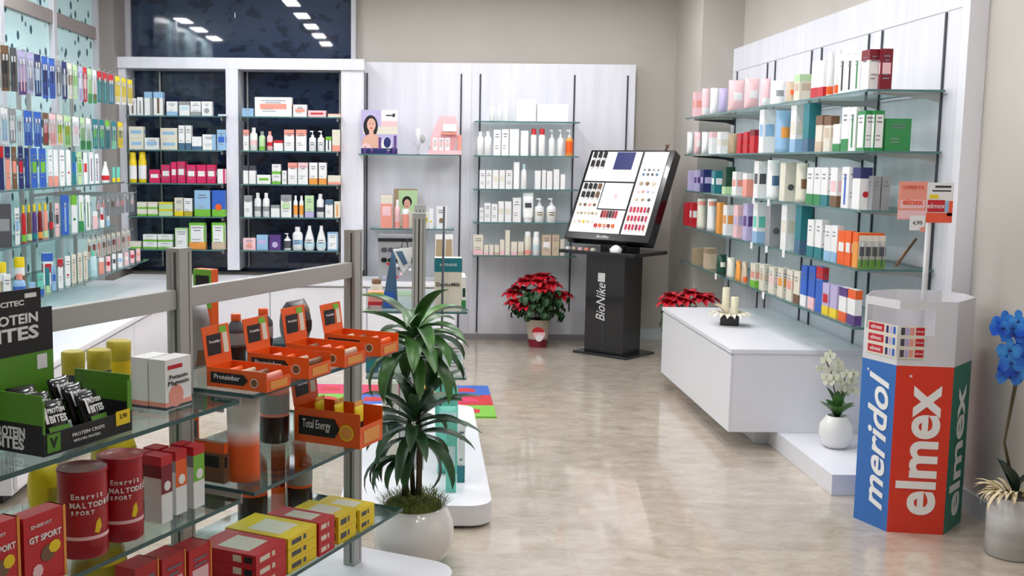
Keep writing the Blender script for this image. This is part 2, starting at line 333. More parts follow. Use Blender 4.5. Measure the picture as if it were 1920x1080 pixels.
# ================================================================ LEFT WALL UNIT
LXF = -2.25
lu = empty('shelf_uprights', (-2.6, 7, .56), label='steel uprights of the toothbrush shelving at the left window', cat='shelving')
for y in (5.2, 6.1, 6.28, 7.15, 7.33, 8.22): pt(MB().box(-2.635, -2.61, y-.012, y+.012, .562, 2.2, M_steel), 'upright', lu)
for z in (2.14, 1.80): pt(MB().box(-2.61, -2.598, 5.0, 9.0, z-.02, z+.02, M_steel), 'hook_rail', lu)
for z in (1.27, 1.0): pt(MB().box(-2.605, -2.593, 7.3, 8.3, z-.01, z+.01, M_steel), 'hook_rail', lu)
glass_shelf(-2.59, LXF, 5.0, 8.25, 1.345, 'upper glass shelf of the toothbrush unit at left', 'glass shelves at the left window')
glass_shelf(-2.59, LXF, 5.0, 8.0, 1.035, 'middle glass shelf of the toothbrush unit at left', 'glass shelves at the left window')
glass_shelf(-2.59, -2.08, 4.9, 8.25, .765, 'lowest deep glass shelf of the toothbrush unit at left', 'glass shelves at the left window')
for j, y in enumerate((5.2, 7.24, 8.2)):
    MB().box(-2.56, -2.55, y-.004, y+.004, .562, .754, M_steel).build('shelf_support', origin=(-2.555, y, .562), label='thin steel leg under the lowest left shelf, %s' % ['nearest', 'middle', 'farthest'][j], cat='support')
# ================================================================ GOODS
KN = {'b': ('carton', 'box'), 'o': ('bottle', 'bottle'), 'p': ('pump_bottle', 'bottle'), 'c': ('teardrop_bottle', 'bottle'), 't': ('tube', 'tube'), 'j': ('jar', 'jar'), 'g': ('pouch', 'pouch'), 'k': ('hanging_pack', 'pack'), 's': ('spray_bottle', 'bottle'), 'u': ('soft_pack', 'pack')}
WORD = {'carton': 'box', 'bottle': 'bottle', 'pump_bottle': 'pump bottle', 'teardrop_bottle': 'teardrop bottle', 'tube': 'tube', 'jar': 'jar', 'pouch': 'pouch', 'hanging_pack': 'hanging pack', 'spray_bottle': 'spray bottle', 'soft_pack': 'soft pack'}
DW = {'B': 'base', 'T': 'top', 'M': 'label', 'S': 'edge', 'V': 'stripe', 'C': 'roundel', 'L': 'front'}
rnd = random.Random(11); M_soft = mat('soft_ink', (118, 120, 134), .5)
def decals(mb, w, d, h, dec, faces='fsS', base=None):
    """printed areas, a hair proud of the faces: f front, s left side, S right side, t top"""
    e = .0005
    def rect(face, u0, v0, u1, v1, m):
        for fc in face:
            if fc == 'f': mb.face([(-w/2+w*u0, -d/2-e, h*v0), (-w/2+w*u1, -d/2-e, h*v0), (-w/2+w*u1, -d/2-e, h*v1), (-w/2+w*u0, -d/2-e, h*v1)], m)
            if fc == 's': mb.face([(-w/2-e, d/2-d*u0, h*v0), (-w/2-e, d/2-d*u1, h*v0), (-w/2-e, d/2-d*u1, h*v1), (-w/2-e, d/2-d*u0, h*v1)], m)
            if fc == 'S': mb.face([(w/2+e, -d/2+d*u0, h*v0), (w/2+e, -d/2+d*u1, h*v0), (w/2+e, -d/2+d*u1, h*v1), (w/2+e, -d/2+d*u0, h*v1)], m)
            if fc == 't': mb.face([(-w/2+w*u0, -d/2+d*v0, h+e), (-w/2+w*u1, -d/2+d*v0, h+e), (-w/2+w*u1, -d/2+d*v1, h+e), (-w/2+w*u0, -d/2+d*v1, h+e)], m)
    for q in [z for z in dec.split(',') if z]:
        k = q[0]; m = PM(q[1]) if len(q) > 1 else M_soft; e += .00025
        if k == 'B': rect(faces, .0, .0, 1, .28, m)
        elif k == 'T': rect(faces, 0, .74, 1, 1, m)
        elif k == 'M': rect(faces, .14, .38, .86, .66, m)
        elif k == 'L': rect(faces, .10, .08, .90, .90, m)
        elif k == 'S': rect(faces, .74, 0, 1, 1, m)
        elif k == 'V': rect(faces, .38, .08, .62, .80, m)
        elif k == 'C':
            cx, cz, r = 0, h*.36, min(w, h)*.26
            mb.face([(cx+r*math.cos(a), -d/2-2*e, cz+r*math.sin(a)) for a in [i*math.pi/6 for i in range(12)]], m)
        elif k == 'x':
            e2 = e; e = .0016
            for i in range(2):
                v = .80-.10*i; L = rnd.uniform(.35, .7)
                rect('f', .5-L/2, v, .5+L/2, v+.035, m)
                if w < .06 or d > .04: rect('sS', .25, v, .7, v+.03, m)
            for i in range(2):
                v = .36-.10*i; rect('f', .2, v, .2+rnd.uniform(.3, .6), v+.03, PM('g'))
            e = e2
def make(ty, w, d, h, c, dec):
    """one shelf item with its own parts; base centre at the origin, front towards -Y"""
    nm, cat = KN[ty]; m = PM(c); mb = MB(); parts = []
    cap = next((q[1] for q in dec.split(',') if q and q[0] == 'K'), 'w')
    cm = PM(cap); e = dec
    if ty == 'b':
        mb.box(-w/2, w/2, -d/2, d/2, 0, h, m); decals(mb, w, d, h, dec)
    elif ty in 'opcs':
        r = w/2; sy = min(1, d/w); T = h
        if ty == 'o': pr = [(r*.92, 0), (r, .01*h), (r, .66*h), (r*.9, .74*h), (r*.5, .80*h)]; k0 = .80
        elif ty == 'p': pr = [(r*.94, 0), (r, .01*h), (r, .58*h), (r*.82, .66*h), (r*.36, .70*h)]; k0 = .70
        elif ty == 'c': pr = [(r*.75, 0), (r*.95, .08*h), (r, .25*h), (r*.85, .50*h), (r*.55, .72*h), (r*.34, .84*h)]; k0 = .84
        else: pr = [(r*.94, 0), (r, .01*h), (r, .70*h), (r*.8, .78*h)]; k0 = .78
        mb.lathe(pr, m, 14, sy=sy)
        for q in [z for z in dec.split(',') if z and z[0] in 'BMLVTC']:
            lm = PM(q[1]) if len(q) > 1 else M_txt; a0, a1 = {'B': (.04, .22), 'M': (.24, .44), 'L': (.12, .56), 'V': (.15, .5), 'T': (.48, .62), 'C': (.2, .38)}[q[0]]
            if ty == 'c': a0, a1 = .12, .34
            mb.lathe([(r*1.012, a0*h), (r*1.012, a1*h)], lm, 14, sy=sy, caps=False)
        if 'x' in dec.split(','):
            for i in range(2): mb.face([(-r*.5, -r*sy*1.02, h*(.40-.1*i)), (r*.5, -r*sy*1.02, h*(.40-.1*i)), (r*.5, -r*sy*1.02, h*(.43-.1*i)), (-r*.5, -r*sy*1.02, h*(.43-.1*i))], M_txt)
        k = MB()
        if ty == 'o': k.lathe([(r*.52, k0*h), (r*.52, h)], cm, 12)
        elif ty == 's': k.lathe([(r*.84, k0*h), (r*.80, h*.98), (r*.6, h)], cm, 12)
        elif ty == 'c': k.lathe([(r*.36, k0*h), (r*.30, h)], cm, 12)
        else:
            k.lathe([(r*.40, k0*h), (r*.40, .80*h)], cm, 12); k.lathe([(r*.12, .80*h), (r*.12, .94*h)], cm, 8); k.box(-r*.75, r*.25, -r*.14, r*.14, .94*h, h, cm)
        parts.append((k, 'pump' if ty == 'p' else 'cap', cap))
    elif ty == 't':
        vs = []; n = 14
        for z, f in ((.16, 1.0), (.45, .8), (.75, .45), (1, .06)):
            for i in range(n):
                a = 2*math.pi*i/n; vs.append((math.cos(a)*w/2*(1 if z > .3 else .92), math.sin(a)*d/2*f, z*h))
        mb.mesh(vs, [(j*n+i, j*n+(i+1) % n, (j+1)*n+(i+1) % n, (j+1)*n+i) for j in range(3) for i in range(n)]+[tuple(range(3*n, 4*n))], m, True)
        if 'x' in dec.split(','): mb.face([(-w*.3, -d*.46, .5*h), (w*.3, -d*.46, .5*h), (w*.3, -d*.35, .66*h), (-w*.3, -d*.35, .66*h)], M_txt)
        for q in [z for z in dec.split(',') if z and z[0] in 'BML']: mb.face([(-w*.42, -d*.52, .24*h), (w*.42, -d*.52, .24*h), (w*.42, -d*.5, .4*h), (-w*.42, -d*.5, .4*h)], PM(q[1]))
        parts.append((MB().lathe([(w*.36, 0), (w*.38, .158*h)], cm, 12, sy=min(1, d/w)), 'cap', cap))
    elif ty == 'j':
        r = w/2; mb.lathe([(r*.95, 0), (r, .02), (r, .72*h)], m, 16, sy=min(1, d/w))
        for q in [z for z in dec.split(',') if z and z[0] in 'BMLTC']: mb.lathe([(r*1.01, .15*h), (r*1.01, .5*h)], PM(q[1]), 16, sy=min(1, d/w), caps=False)
        parts.append((MB().lathe([(r*1.03, .722*h), (r*1.03, .97*h), (r*.9, h)], cm, 16, sy=min(1, d/w)), 'lid', cap))
    elif ty in 'gu':
        n, k = 9, 6; vs = []; fs = []
        for j in range(n+1):
            t = j/n; th = math.sin(math.pi*min(max(t, .0), 1))**.45 if ty == 'u' else (1-t**3)*.97+.03
            ww = w*(1-(.05*math.sin(math.pi*t)))
            for s in (-1, 1):
                for i in range(k+1):
                    q = i/k*2-1; vs.append((q*ww/2, s*d/2*th*(1-abs(q)**3*.85)+.0006*s, h*t))
        R = 2*(k+1)
        for j in range(n):
            for i in range(k):
                a = j*R+i; fs.append((a, a+1, a+R+1, a+R)); b = a+k+1; fs.append((b+1, b, b+R, b+R+1))
            a = j*R; fs.append((a+k+1, a, a+R, a+R+k+1)); fs.append((a+k, a+R-1, a+2*R-1, a+k+R))
        fs.append(tuple(range(k, -1, -1))+tuple(range(k+1, R))); a = n*R; fs.append(tuple(range(a, a+k+1))+tuple(range(a+R-1, a+k, -1)))
        mb.mesh(vs, fs, m, True)
        for q in [z for z in dec.split(',') if z and z[0] in 'BTMLVC']:
            a0, a1 = {'B': (.05, .3), 'T': (.78, .92), 'M': (.35, .6), 'L': (.12, .8), 'V': (.15, .8), 'C': (.25, .55)}[q[0]]; ws = .86 if q[0] in 'BTL' else (.56 if q[0] != 'V' else .22)
            def sf(qq, t):
                th = math.sin(math.pi*t)**.45 if ty == 'u' else (1-t**3)*.97+.03
                return (qq*w*(1-.05*math.sin(math.pi*t))/2, -d/2*th*(1-abs(qq)**3*.85)-.0016, h*t)
            nn = 6; g = [sf(-ws+2*ws*i_/nn, a0+(a1-a0)*j_/nn) for j_ in range(nn+1) for i_ in range(nn+1)]
            mb.mesh(g, [(j_*(nn+1)+i_, j_*(nn+1)+i_+1, (j_+1)*(nn+1)+i_+1, (j_+1)*(nn+1)+i_) for j_ in range(nn) for i_ in range(nn) if q[0] != 'C' or ((i_-2.5)**2+(j_-2.5)**2 < 8)], PM(q[1]), True)
    elif ty == 'k':
        mb.box(-w/2, w/2, -.0008, .0008, 0, h, m); decals(mb, w, .0016, h, ','.join(q for q in dec.split(',') if q and q[0] != 'K'), 'f')
        b = MB(); pm = PM(cap); n = 6
        for s_ in ((-.2, .2) if w > .03 else (0,)):
            b.lathe([(w*.07, .07*h), (w*.11, .14*h), (w*.07, .40*h), (w*.05, .58*h), (w*.04, .66*h)], pm, n, cx=w*s_, cy=-.008, sy=.6).box(w*s_-w*.09, w*s_+w*.09, -.013, -.003, .67*h, .80*h, PM('w'))
        parts.append((b, 'toothbrush', cap))
        q = MB(); z0, z1 = .04*h, .84*h; q.box(-w*.44, w*.44, -.017, -.0015, z0, z1, M_clear); parts.append((q, 'clear_blister', 'w'))
    return mb, nm, cat, parts
SHELF = {}
ALL = []
def put(ty, w, d, h, c, dec, loc, rot, shelf, desc=None, name=None):
    mb, nm, cat, parts = make(ty, max(w, .008), max(d, .006), h, c, dec)
    o = mb.build(name or nm, loc=loc, rot=rot)
    for k, pn, cc in parts:
        k.build('toothbrush' if (pn == 'blister' and False) else pn, o, label=('%s %s' % (PAL[cc][0], pn)) if PAL[cc][0] != PAL[c][0] else None)
    if not desc:
        ex = [q for q in dec.split(',') if q and q[0] in DW and len(q) > 1 and PAL[q[1]][0] != PAL[c][0]]
        cp = [q for q in dec.split(',') if q and q[0] == 'K']
        asp = h/max(w, .01); adj = '' if ty not in 'b' else ('tall ' if asp > 2.2 else 'low ' if asp < .7 else '')
        desc = adj+PAL[c][0]+' '+WORD[nm]
        if ty in 'k': desc += ' with %s %s' % ((PAL[ex[0][1]][0], DW[ex[0][0]]) if ex else (PAL[cp[0][1]][0] if cp else 'white', 'blister'))
        elif ex: desc += ' with %s %s' % (PAL[ex[0][1]][0], DW[ex[0][0]])
        elif cp and ty in 'opcjts' and PAL[cp[0][1]][0] != PAL[c][0]: desc += ' with %s cap' % PAL[cp[0][1]][0]
        elif ty == 'b' and 'x' in dec.split(','): desc += ' with printed text'
    o['category'] = cat
    SHELF.setdefault(shelf, []).append((proj(loc)[0], desc, o, cat))
    return o
NUM = ['', 'only', 'two', 'three', 'four', 'five', 'six', 'seven', 'eight', 'nine', 'ten', 'eleven', 'twelve', 'thirteen', 'fourteen', 'fifteen', 'sixteen', 'seventeen', 'eighteen', 'nineteen', 'twenty']
NTH = ['leftmost', 'second', 'third', 'fourth', 'fifth', 'sixth', 'seventh', 'eighth', 'ninth', 'tenth', 'eleventh', 'twelfth', 'thirteenth', 'fourteenth']
PLU = {'box': 'boxes', 'bottle': 'bottles', 'tube': 'tubes', 'jar': 'jars', 'pouch': 'pouches', 'pack': 'packs'}
def label_all():
    for shelf, its in SHELF.items():
        its.sort(key=lambda q: q[0]); cnt = {}
        for _, ds, o, c in its: cnt[ds] = cnt.get(ds, 0)+1
        nc = {}
        for _, ds, o, c in its: nc[c] = nc.get(c, 0)+1
        seen = {}
        for _, ds, o, c in its:
            i = seen.get(ds, 0); seen[ds] = i+1
            if cnt[ds] == 1: t = ds+', '+shelf
            elif i == 0: t = ds+', leftmost of %s, ' % NUM[cnt[ds]]+shelf
            elif i == cnt[ds]-1: t = ds+', rightmost of %s, ' % NUM[cnt[ds]]+shelf
            else: t = ds+', %s such from left, ' % NTH[i]+shelf
            o['label'] = t
            if nc[c] > 1: o['group'] = PLU.get(c, c+'s')+' on '+shelf
def back_row(z, yf, shelf, txt, dep=.07):
    """items standing on a back-wall shelf; each: left px, right px, top px, type, colour, print"""
    for l in txt.strip().split(';'):
        q = l.strip().split(' ')
        if len(q) < 5: continue
        x0, x1, yt = (float(v) for v in q[:3]); ty, c = q[3], q[4]; dec = q[5] if len(q) > 5 else ''
        n = int(q[6]) if len(q) > 6 else 1        # stacked n high
        vm = (proj((0, yf, z))[1])
        a, b = hit(x0, vm, y=yf), hit(x1, vm, y=yf); mid = (a+b)/2; w = (b[0]-a[0])-.004
        h = up((mid[0], yf, z), yt); d = dep if ty == 'b' else min(w, dep)
        if ty in 'tgu': d = min(dep, w*.6)
        jit = rnd.uniform(0, .012)
        for k in range(n):
            put(ty, w, d, h/n-.0006, c, dec, (mid[0], yf+.012+d/2+jit, z+.0006+k*h/n), 0, shelf)
D1, D2, WB = 'left dark bay', 'right dark bay', 'white wall panel'
def sh(k, s): return '%s shelf, %s' % (ORD[k], s)
Z = [z+.0004 for z in SZ]
back_row(Z[0], BF, sh(0, D1), '''241 255 184 b w x,Vn;256 268 182 b w Vg;270 285 172 b w Sg,Tc;287 305 172 b w Vn,Tc;311 332 190 b w x,Bc;335 355 190 b w Tg,Me;356 376 190 b w x,Bg;377 397 190 b w x,Cg;408 424 214 b w Bc''')
back_row(Z[1], BF, sh(1, D1), '''241 269 237 b i Mc 2;270 298 258 b w Mc,x;300 332 240 b i Mc 2;334 346 235 b w Ba,x;347 358 235 b w Ba,x;359 378 256 b w Ba;379 404 252 b w Sc,x;406 422 243 b c Mb,x''')
back_row(Z[2], BF, sh(2, D1), '''279 299 318 b P Mw;301 319 309 b P Mw,x;320 331 304 b P Mw;332 347 303 b P Mw,x;349 367 309 b P Mw,x;368 386 309 b P Mw;387 404 309 b P Mw,x;407 422 317 b w SP''')
back_row(Z[3], BF, sh(3, D1), '''256 275 379 b i Bf 2;276 295 379 b i Bf 2;297 323 379 b h Ty 2;326 343 371 b i By,x;344 360 372 b w BY,x;364 394 357 b c Bf,x;397 422 357 b b Bf,Co''')
back_row(Z[4], BF, sh(4, D1), '''243 264 453 b i Bf;267 294 440 b w Bf,x 2;295 323 440 b w Bf,x 2;327 352 428 b h Lw,x;354 385 418 b f Lw,BO,x;396 421 418 b f Lw,BN,x''')
back_row(Z[0], BF, sh(0, D2), '''453 475 203 b c x;477 547 182 b w Ms,x;549 575 196 b w Ms,x;577 611 207 b p Mr;614 638 213 b i Ts''', .09)
back_row(Z[1], BF, sh(1, D2), '''455 466 243 b w Ts,x;467 482 239 o w Mp;484 497 246 o h Kg,Bf;499 511 246 o p Ks,Mr;512 530 263 b w Tr;532 551 243 b w Ts,x;554 574 243 b w Ts,x;578 592 245 p w x;594 608 245 p w x;610 621 256 b w Tf,Vx;622 637 243 b i Bs''')
back_row(Z[2], BF, sh(2, D2), '''455 465 311 b w Tx;466 479 311 b w Tx;481 507 328 b w Mf;509 526 308 b w Bf,x 2;528 537 320 b w x;539 557 305 b w Ts,x;558 577 305 b w Tp,x;579 595 305 b w BO,x;597 612 305 b w BO,x;614 638 329 b i Bs''')
back_row(Z[3], BF, sh(3, D2), '''457 472 367 b w Tg,x;475 489 362 o w Mg;491 505 362 o w Mg;507 524 385 b w Tg;526 546 366 b w Tg,Mh,x;549 558 367 o w LO,Kw;560 569 367 o w LO,Kw;571 588 367 b h Bl,x;592 607 364 o w x,Mx;609 624 375 b w Ta,x;626 638 378 b i VO''')
back_row(Z[4], BF, sh(4, D2), '''455 479 447 b p Cs,x;480 502 441 b c Ml;504 526 441 b v Cl;531 545 438 p w LG;547 567 426 o w Mc,x;569 589 424 c w Ce,x;592 611 424 c w Ce,x;613 633 436 b c Lw,x''')
ZB = [z-.0196 for z in SZ]; YB = 8.99
back_row(ZB[0], YB, sh(0, WB), '''918 929 187 p w;931 942 187 p w;944 955 182 s W;968 1005 186 b W;1007 1066 195 b W''', .09)
back_row(ZB[1], YB, sh(1, WB), '''894 907 246 o W;908 922 246 o W;925 939 243 b W x;940 954 242 b W x;955 973 242 b W;976 991 245 b W;995 1007 241 s W Kr;1010 1023 241 s W Kr;1029 1041 243 p w;1045 1058 243 p w;1061 1076 243 p O Kw,Lo''')
back_row(ZB[2], YB, sh(2, WB), '''899 910 319 b w x;911 922 319 b w x;923 935 319 b w Mi;936 947 319 b w Mi;948 961 319 b w x;963 974 304 b W;977 988 308 o W Ke;1003 1014 320 b w;1016 1024 319 b w;1025 1036 321 b w;1038 1049 318 b w;1051 1060 327 b W''')
back_row(ZB[3], YB, sh(3, WB), '''899 907 390 b w x;908 920 381 b w x;921 933 383 b w x;934 945 378 b w Mi;946 959 378 b w Mi;961 977 371 b w x;980 1001 362 t W x;1003 1021 372 p w Mi,x;1025 1044 372 p w Mi,x''')
back_row(ZB[4], YB, sh(4, WB), '''887 906 441 b i Bp,x;907 916 460 b i Bp;917 926 460 b i Bp;927 936 460 b i BN;937 946 450 b i Bp;947 956 432 b i;958 970 454 b i Bp;971 982 454 b i BN;983 997 435 s i Kw,Bs;999 1013 435 s w Kw,Me;1016 1034 441 b N Mw,x;1035 1049 441 b N x;1050 1059 449 b i''')
# yellow bottles where the two walls of shelves meet
back_row(Z[2], BF, sh(2, D1), '''240 255 285 s y Lw,Ky;257 273 284 s y Lw,Ky''')
# ---------------------------------------------------------------- right wall: items front-left edge stands near the shelf edge
XF = 2.03
def right_row(k, txt):
    z = SZ[k]+.0004; shelf = '%s shelf, right wall unit' % ORD[k]
    its = []
    for l in txt.strip().split(';'):
        q = l.strip().split(' ')
        if len(q) < 5: continue
        its.append((float(q[0]), float(q[1]), float(q[2]), q[3], q[4], q[5] if len(q) > 5 else '', float(q[6]) if len(q) > 6 else 0))
    ys = []
    for x0, x1, yt, ty, c, dec, dep in its:
        s = along((XF, 5, z), (0, 1, 0), u=x0); y = 5+s; xx = XF
        if y < 5.06: y = 5.06; xx = XF+along((XF, y, z), (1, 0, 0), u=x0)
        ys.append((y, xx))
    for i, (x0, x1, yt, ty, c, dec, dep) in enumerate(its):
        y, xx = ys[i]; w = along((xx, y, z), (1, 0, 0), u=x1); w = min(w, 2.345-xx)
        gap = .14
        for (y2, x2) in ys:
            if y2 > y+.001 and (y2-y) < gap and x2 < xx+w: gap = y2-y
        d = max(.012, min(dep or .09, gap-.004)); h = up((xx, y, z), yt)
        if ty == 'b': put(ty, w, d, h, c, dec, (xx+w/2, y+d/2, z), 0, shelf)
        else:
            if ty in 'opcsj': w = min(w, max(d, .03)); 
            put(ty, w, d, h, c, dec, (xx+w/2, y+d/2, z), 0, shelf)
right_row(0, '''1303 1317 172 b p Ms;1318 1332 165 u p Bw;1334 1348 164 u w;1350 1366 164 u l;1368 1398 149 u p Mw;1399 1426 146 u p Mw;1430 1447 146 u p Bw;1449 1476 150 g w Mg;1478 1496 152 g N Mo;1498 1528 139 b i Th,MN;1531 1541 113 b w Br;1542 1552 113 b w Br;1555 1568 96 s w Bo,Kw;1570 1582 92 s w Bo,Kw;1584 1596 100 b w Vk,x;1598 1609 100 b w Vk,x;1611 1624 100 b w Vd,x;1627 1647 92 b w TR,x;1649 1671 91 b R Mp,x''')
right_row(1, '''1290 1302 247 u w;1304 1316 247 u p Mw;1318 1332 247 u w;1334 1348 247 b w Tp;1350 1366 247 b w Mi;1368 1386 250 g t;1388 1399 250 b r x;1400 1412 247 b r x;1413 1427 243 b r TR;1430 1453 205 b w Mc;1457 1487 206 g c MO;1490 1512 197 b w Mi,Bc;1514 1536 193 b M Ba;1539 1554 216 b i Tn,BN;1555 1571 217 b i Tn,MN;1573 1587 232 b w Bd;1589 1600 200 b w Bd,x;1602 1616 200 b w Vd,x;1619 1636 207 b d Lw,x;1637 1655 207 b d Lw,x;1658 1706 222 b d x''')
right_row(2, '''1294 1305 320 b l;1306 1316 319 b l Mv;1318 1336 318 b B Ml;1339 1357 320 b M Mw;1360 1377 313 b D Bh;1379 1397 322 b w Ms;1399 1416 325 b s Tw;1420 1437 302 b w MG;1441 1466 300 g w Ma;1470 1493 305 b i CG;1496 1519 306 g i Mn;1522 1535 314 b w Bd,x;1536 1547 314 b w Bd,x;1549 1564 314 b w BM,x;1567 1586 314 b w Bn,Mp;1589 1608 313 b w Vb,x;1610 1632 314 b w TB,Cr;1634 1649 330 b g x;1651 1666 330 b g x''')
right_row(3, '''1285 1296 380 b r;1297 1307 380 b r Mw;1309 1326 373 g i Ts;1328 1345 373 g w Ts;1348 1359 380 b O;1361 1378 385 b w MO;1381 1397 385 b p Ml;1399 1415 382 b l Mv;1418 1438 380 b w Mm,Bc;1442 1466 383 b g CG;1472 1497 385 b w Mi;1499 1521 385 b M Ba;1523 1537 413 b w BM,x;1538 1553 413 b w BM,x;1556 1566 424 b w Bc,x;1567 1579 424 b w Bc,x;1582 1592 434 b o Mw;1593 1604 434 b o Mw;1606 1654 437 b O To 0.06''')
right_row(4, '''1302 1322 466 b t;1324 1343 466 b N Tt;1347 1364 478 g D Mi;1366 1381 484 g i;1383 1392 490 g O;1394 1404 492 g N Bo;1414 1429 495 b i Ms,Bf;1431 1446 497 b i MN,x;1449 1464 502 b i Mp,x;1466 1480 504 b i MO,x;1483 1495 508 b i Ms,x;1497 1508 511 b i Bn,x;1510 1523 500 b b Bw,x;1525 1537 501 b b Bp,x;1539 1550 502 b b Tr,x;1552 1565 533 b l By,Mr;1567 1582 537 b l By,Cr;1584 1599 541 b w Tv,Bo;1601 1614 545 b w To,Bv''')
right_row(4, '''1554 1575 507 b B Mb 0.05''') if False else None
# blister packs in front and slim sample board leaning at the near end of the fourth shelf
for i in range(4):
    P = hit(1607+i*12.5, 503, y=5.045+.0); P = (P[0]+.02, 5.052, SZ[3]+.0004)
    put('k', .030, .012, .155, 'i', 'MG,Bf,Kx', P, 0, '%s shelf, right wall unit' % ORD[3], desc='small ivory pack before the amber box')
a = np.array((2.215, 5.10, SZ[3]+.012)); b = np.array((2.355, 5.22, SZ[3]+.13))
m = MB(); m.tube([a, b], .007, PM('n'), 4); m.tube([a+(0, .012, 0), b+(0, .012, 0)], .004, PM('O'), 4)
m.build('picture_frame', origin=tuple(a), label='slim brown and gold frame leaning at the near end, fourth shelf, right wall', cat='frame')
# small price tickets clipped on the right wall shelves
for i, (k, u, v) in enumerate(((2, 1414, 372), (2, 1442, 377), (3, 1410, 455), (3, 1438, 463), (3, 1470, 473), (4, 1343, 518), (4, 1432, 552))):
    y = 5+along((2.004, 5, SZ[k]), (0, 1, 0), u=u)
    MB().box(2.000, 2.003, y-.02, y+.02, SZ[k]-.035, SZ[k]+.004, PM('w')).build('price_ticket', origin=(2.002, y, SZ[k]-.03), label='small white price ticket on edge of %s right wall shelf, %s' % (ORD[k], ['farther', 'nearer', 'farthest', 'middle', 'nearest', 'far one', 'near one'][i]), cat='ticket', group='price tickets on right shelves')
# ---------------------------------------------------------------- left wall
HK = {}; HN_ = 'first,second,third,fourth,fifth,sixth,seventh,eighth,ninth,tenth,eleventh,twelfth,thirteenth,fourteenth,fifteenth,sixteenth,seventeenth,eighteenth,nineteenth,twentieth,twenty-first,twenty-second'.split(',')
def left_row(z0, xf, shelf, txt, hang=False, rot=.62):
    for l in txt.strip().split(';'):
        q = l.strip().split(' ')
        if len(q) < 5: continue
        x0, x1, hh = (float(v) for v in q[:3]); ty, c = q[3], q[4]; dec = q[5] if len(q) > 5 else ''
        y = 7+along((xf, 7, z0), (0, 1, 0), u=(x0+x1)/2); wv = (x1-x0)*y/F
        w = wv*.97; d = min(.045, w*.55)
        if ty == 'b': w = wv*.80
        h = hh/1000
        z = z0-h if hang else z0+.0006
        o = put(ty, w, d, h, c, dec, (xf-.03, y, z), rot, shelf)
        if hang:
            HK[shelf] = HK.get(shelf, 0)+1
            p = np.array((xf-.03, y, z0-.012))
            MB().tube([(-2.598, y, z0-.002), (xf-.0, y, z0-.002), (xf+.01, y, z0+.012)], .0022, M_steel, 5).build('peg_hook', origin=(-2.598, y, z0-.002), label='steel peg hook holding %s pack from the left, %s' % (HN_[HK[shelf]-1], shelf), cat='hook', group='peg hooks, '+shelf)
left_row(2.125, LXF, 'top hook row at left window', '''-4 9 240 k g MG,Kx;11 26 245 k n Mk,Kx;28 40 240 k G Mk,KG;43 57 250 k l Bv,Kp;60 71 235 k l Mw,Kg;73 85 245 k B Mw,Kc;87 98 250 k b MB,KB;100 111 245 k b MB,Kb;113 122 225 k g MG,Kw;124 133 235 k B Mg,Kw;135 143 225 k i Mn,Kw;145 153 220 k h Mf,Kw;155 162 235 k l Mw,Kl;164 170 230 k r Mp,Kw;172 179 235 k h Bd,Kf;181 188 230 k w Bd,Kr;190 198 215 k M Tr,Km;200 208 215 k M Tr,Km;210 220 215 k M Tr,Kc;223 232 205 k y Bw,Ky;235 243 200 k y Bw,Ky;246 255 200 k y Bw,Ky''', True)
left_row(1.79, LXF, 'second hook row at left window', '''-4 9 190 k e Mw,Kw;11 24 195 k w Me,Kc;26 38 190 k g Mw,Kw;40 51 200 k e Mg,Kw;54 69 200 k b Mc,Kb;72 86 205 k b Mc,Kb;89 99 195 k n Mp,Kr;101 113 195 k p Mw,Ks;115 126 190 k i Mf,Ky;128 141 200 k h MY,Kf;144 156 190 k w Mp,Kw;158 167 215 k h Bd,Kd;169 178 215 k w Bd,Kd;181 191 205 k M Mf,Km;193 203 205 k M Mf,Km;205 213 205 k M Tf,KM;216 225 200 k M Bm,Kh;228 237 190 k y MM,Ky''', True)
left_row(1.3454, LXF, 'upper shelf at left window', '''-6 7 230 b B Mk,x;9 19 235 b B Tr;21 31 235 b s TB,x;33 43 235 b n Ms,x;45 55 235 b B Mr,x;57 66 230 b B Vb;68 81 230 b b Mf,x;83 97 230 b b Mf,x;100 109 225 b w Bs,x;110 119 225 b w Bs;121 131 225 b w x;133 142 225 b w Cr;144 152 215 b M Mb;154 163 215 b h Mf,x;165 173 210 b w Mr;175 184 215 b w Vv;186 194 205 b w Vv,x;198 214 150 c w Mr;218 224 110 b m By;226 233 110 b m By''')
left_row(1.0354, LXF, 'middle shelf at left window', '''2 34 235 b G Mg;38 48 205 b w Mc,x;51 60 215 o r Ky,Bf;61 70 215 o n Ky,Bh;71 80 215 o v Ky,BM;81 90 215 o R Ky,BO;91 100 215 o s Ky,Bh;102 110 215 o G Kn,Mr;112 121 205 b p MG,x;123 139 250 b b Vc,x;142 154 245 b w Tf,Cd;156 166 240 b w Vf,Bd;168 178 235 b w Vd''')
left_row(1.0354, LXF+.01, 'middle shelf at left window, far end', '''180 192 120 b p Tw;194 204 140 b w Mr;206 214 110 b c Mw''')
left_row(1.26, LXF+.02, 'short hook row, left unit', '\n'.join('%d %d 150 k g M%s,Kg;' % (188+i*9, 195+i*9, 'psgnpsgpg'[i]) for i in range(8)), True)
left_row(.99, LXF+.06, 'lower hook row, left unit', '\n'.join('%d %d 140 k i M%s,Ks;' % (172+i*9, 179+i*9, 'nRsngRpns'[i]) for i in range(9)), True)
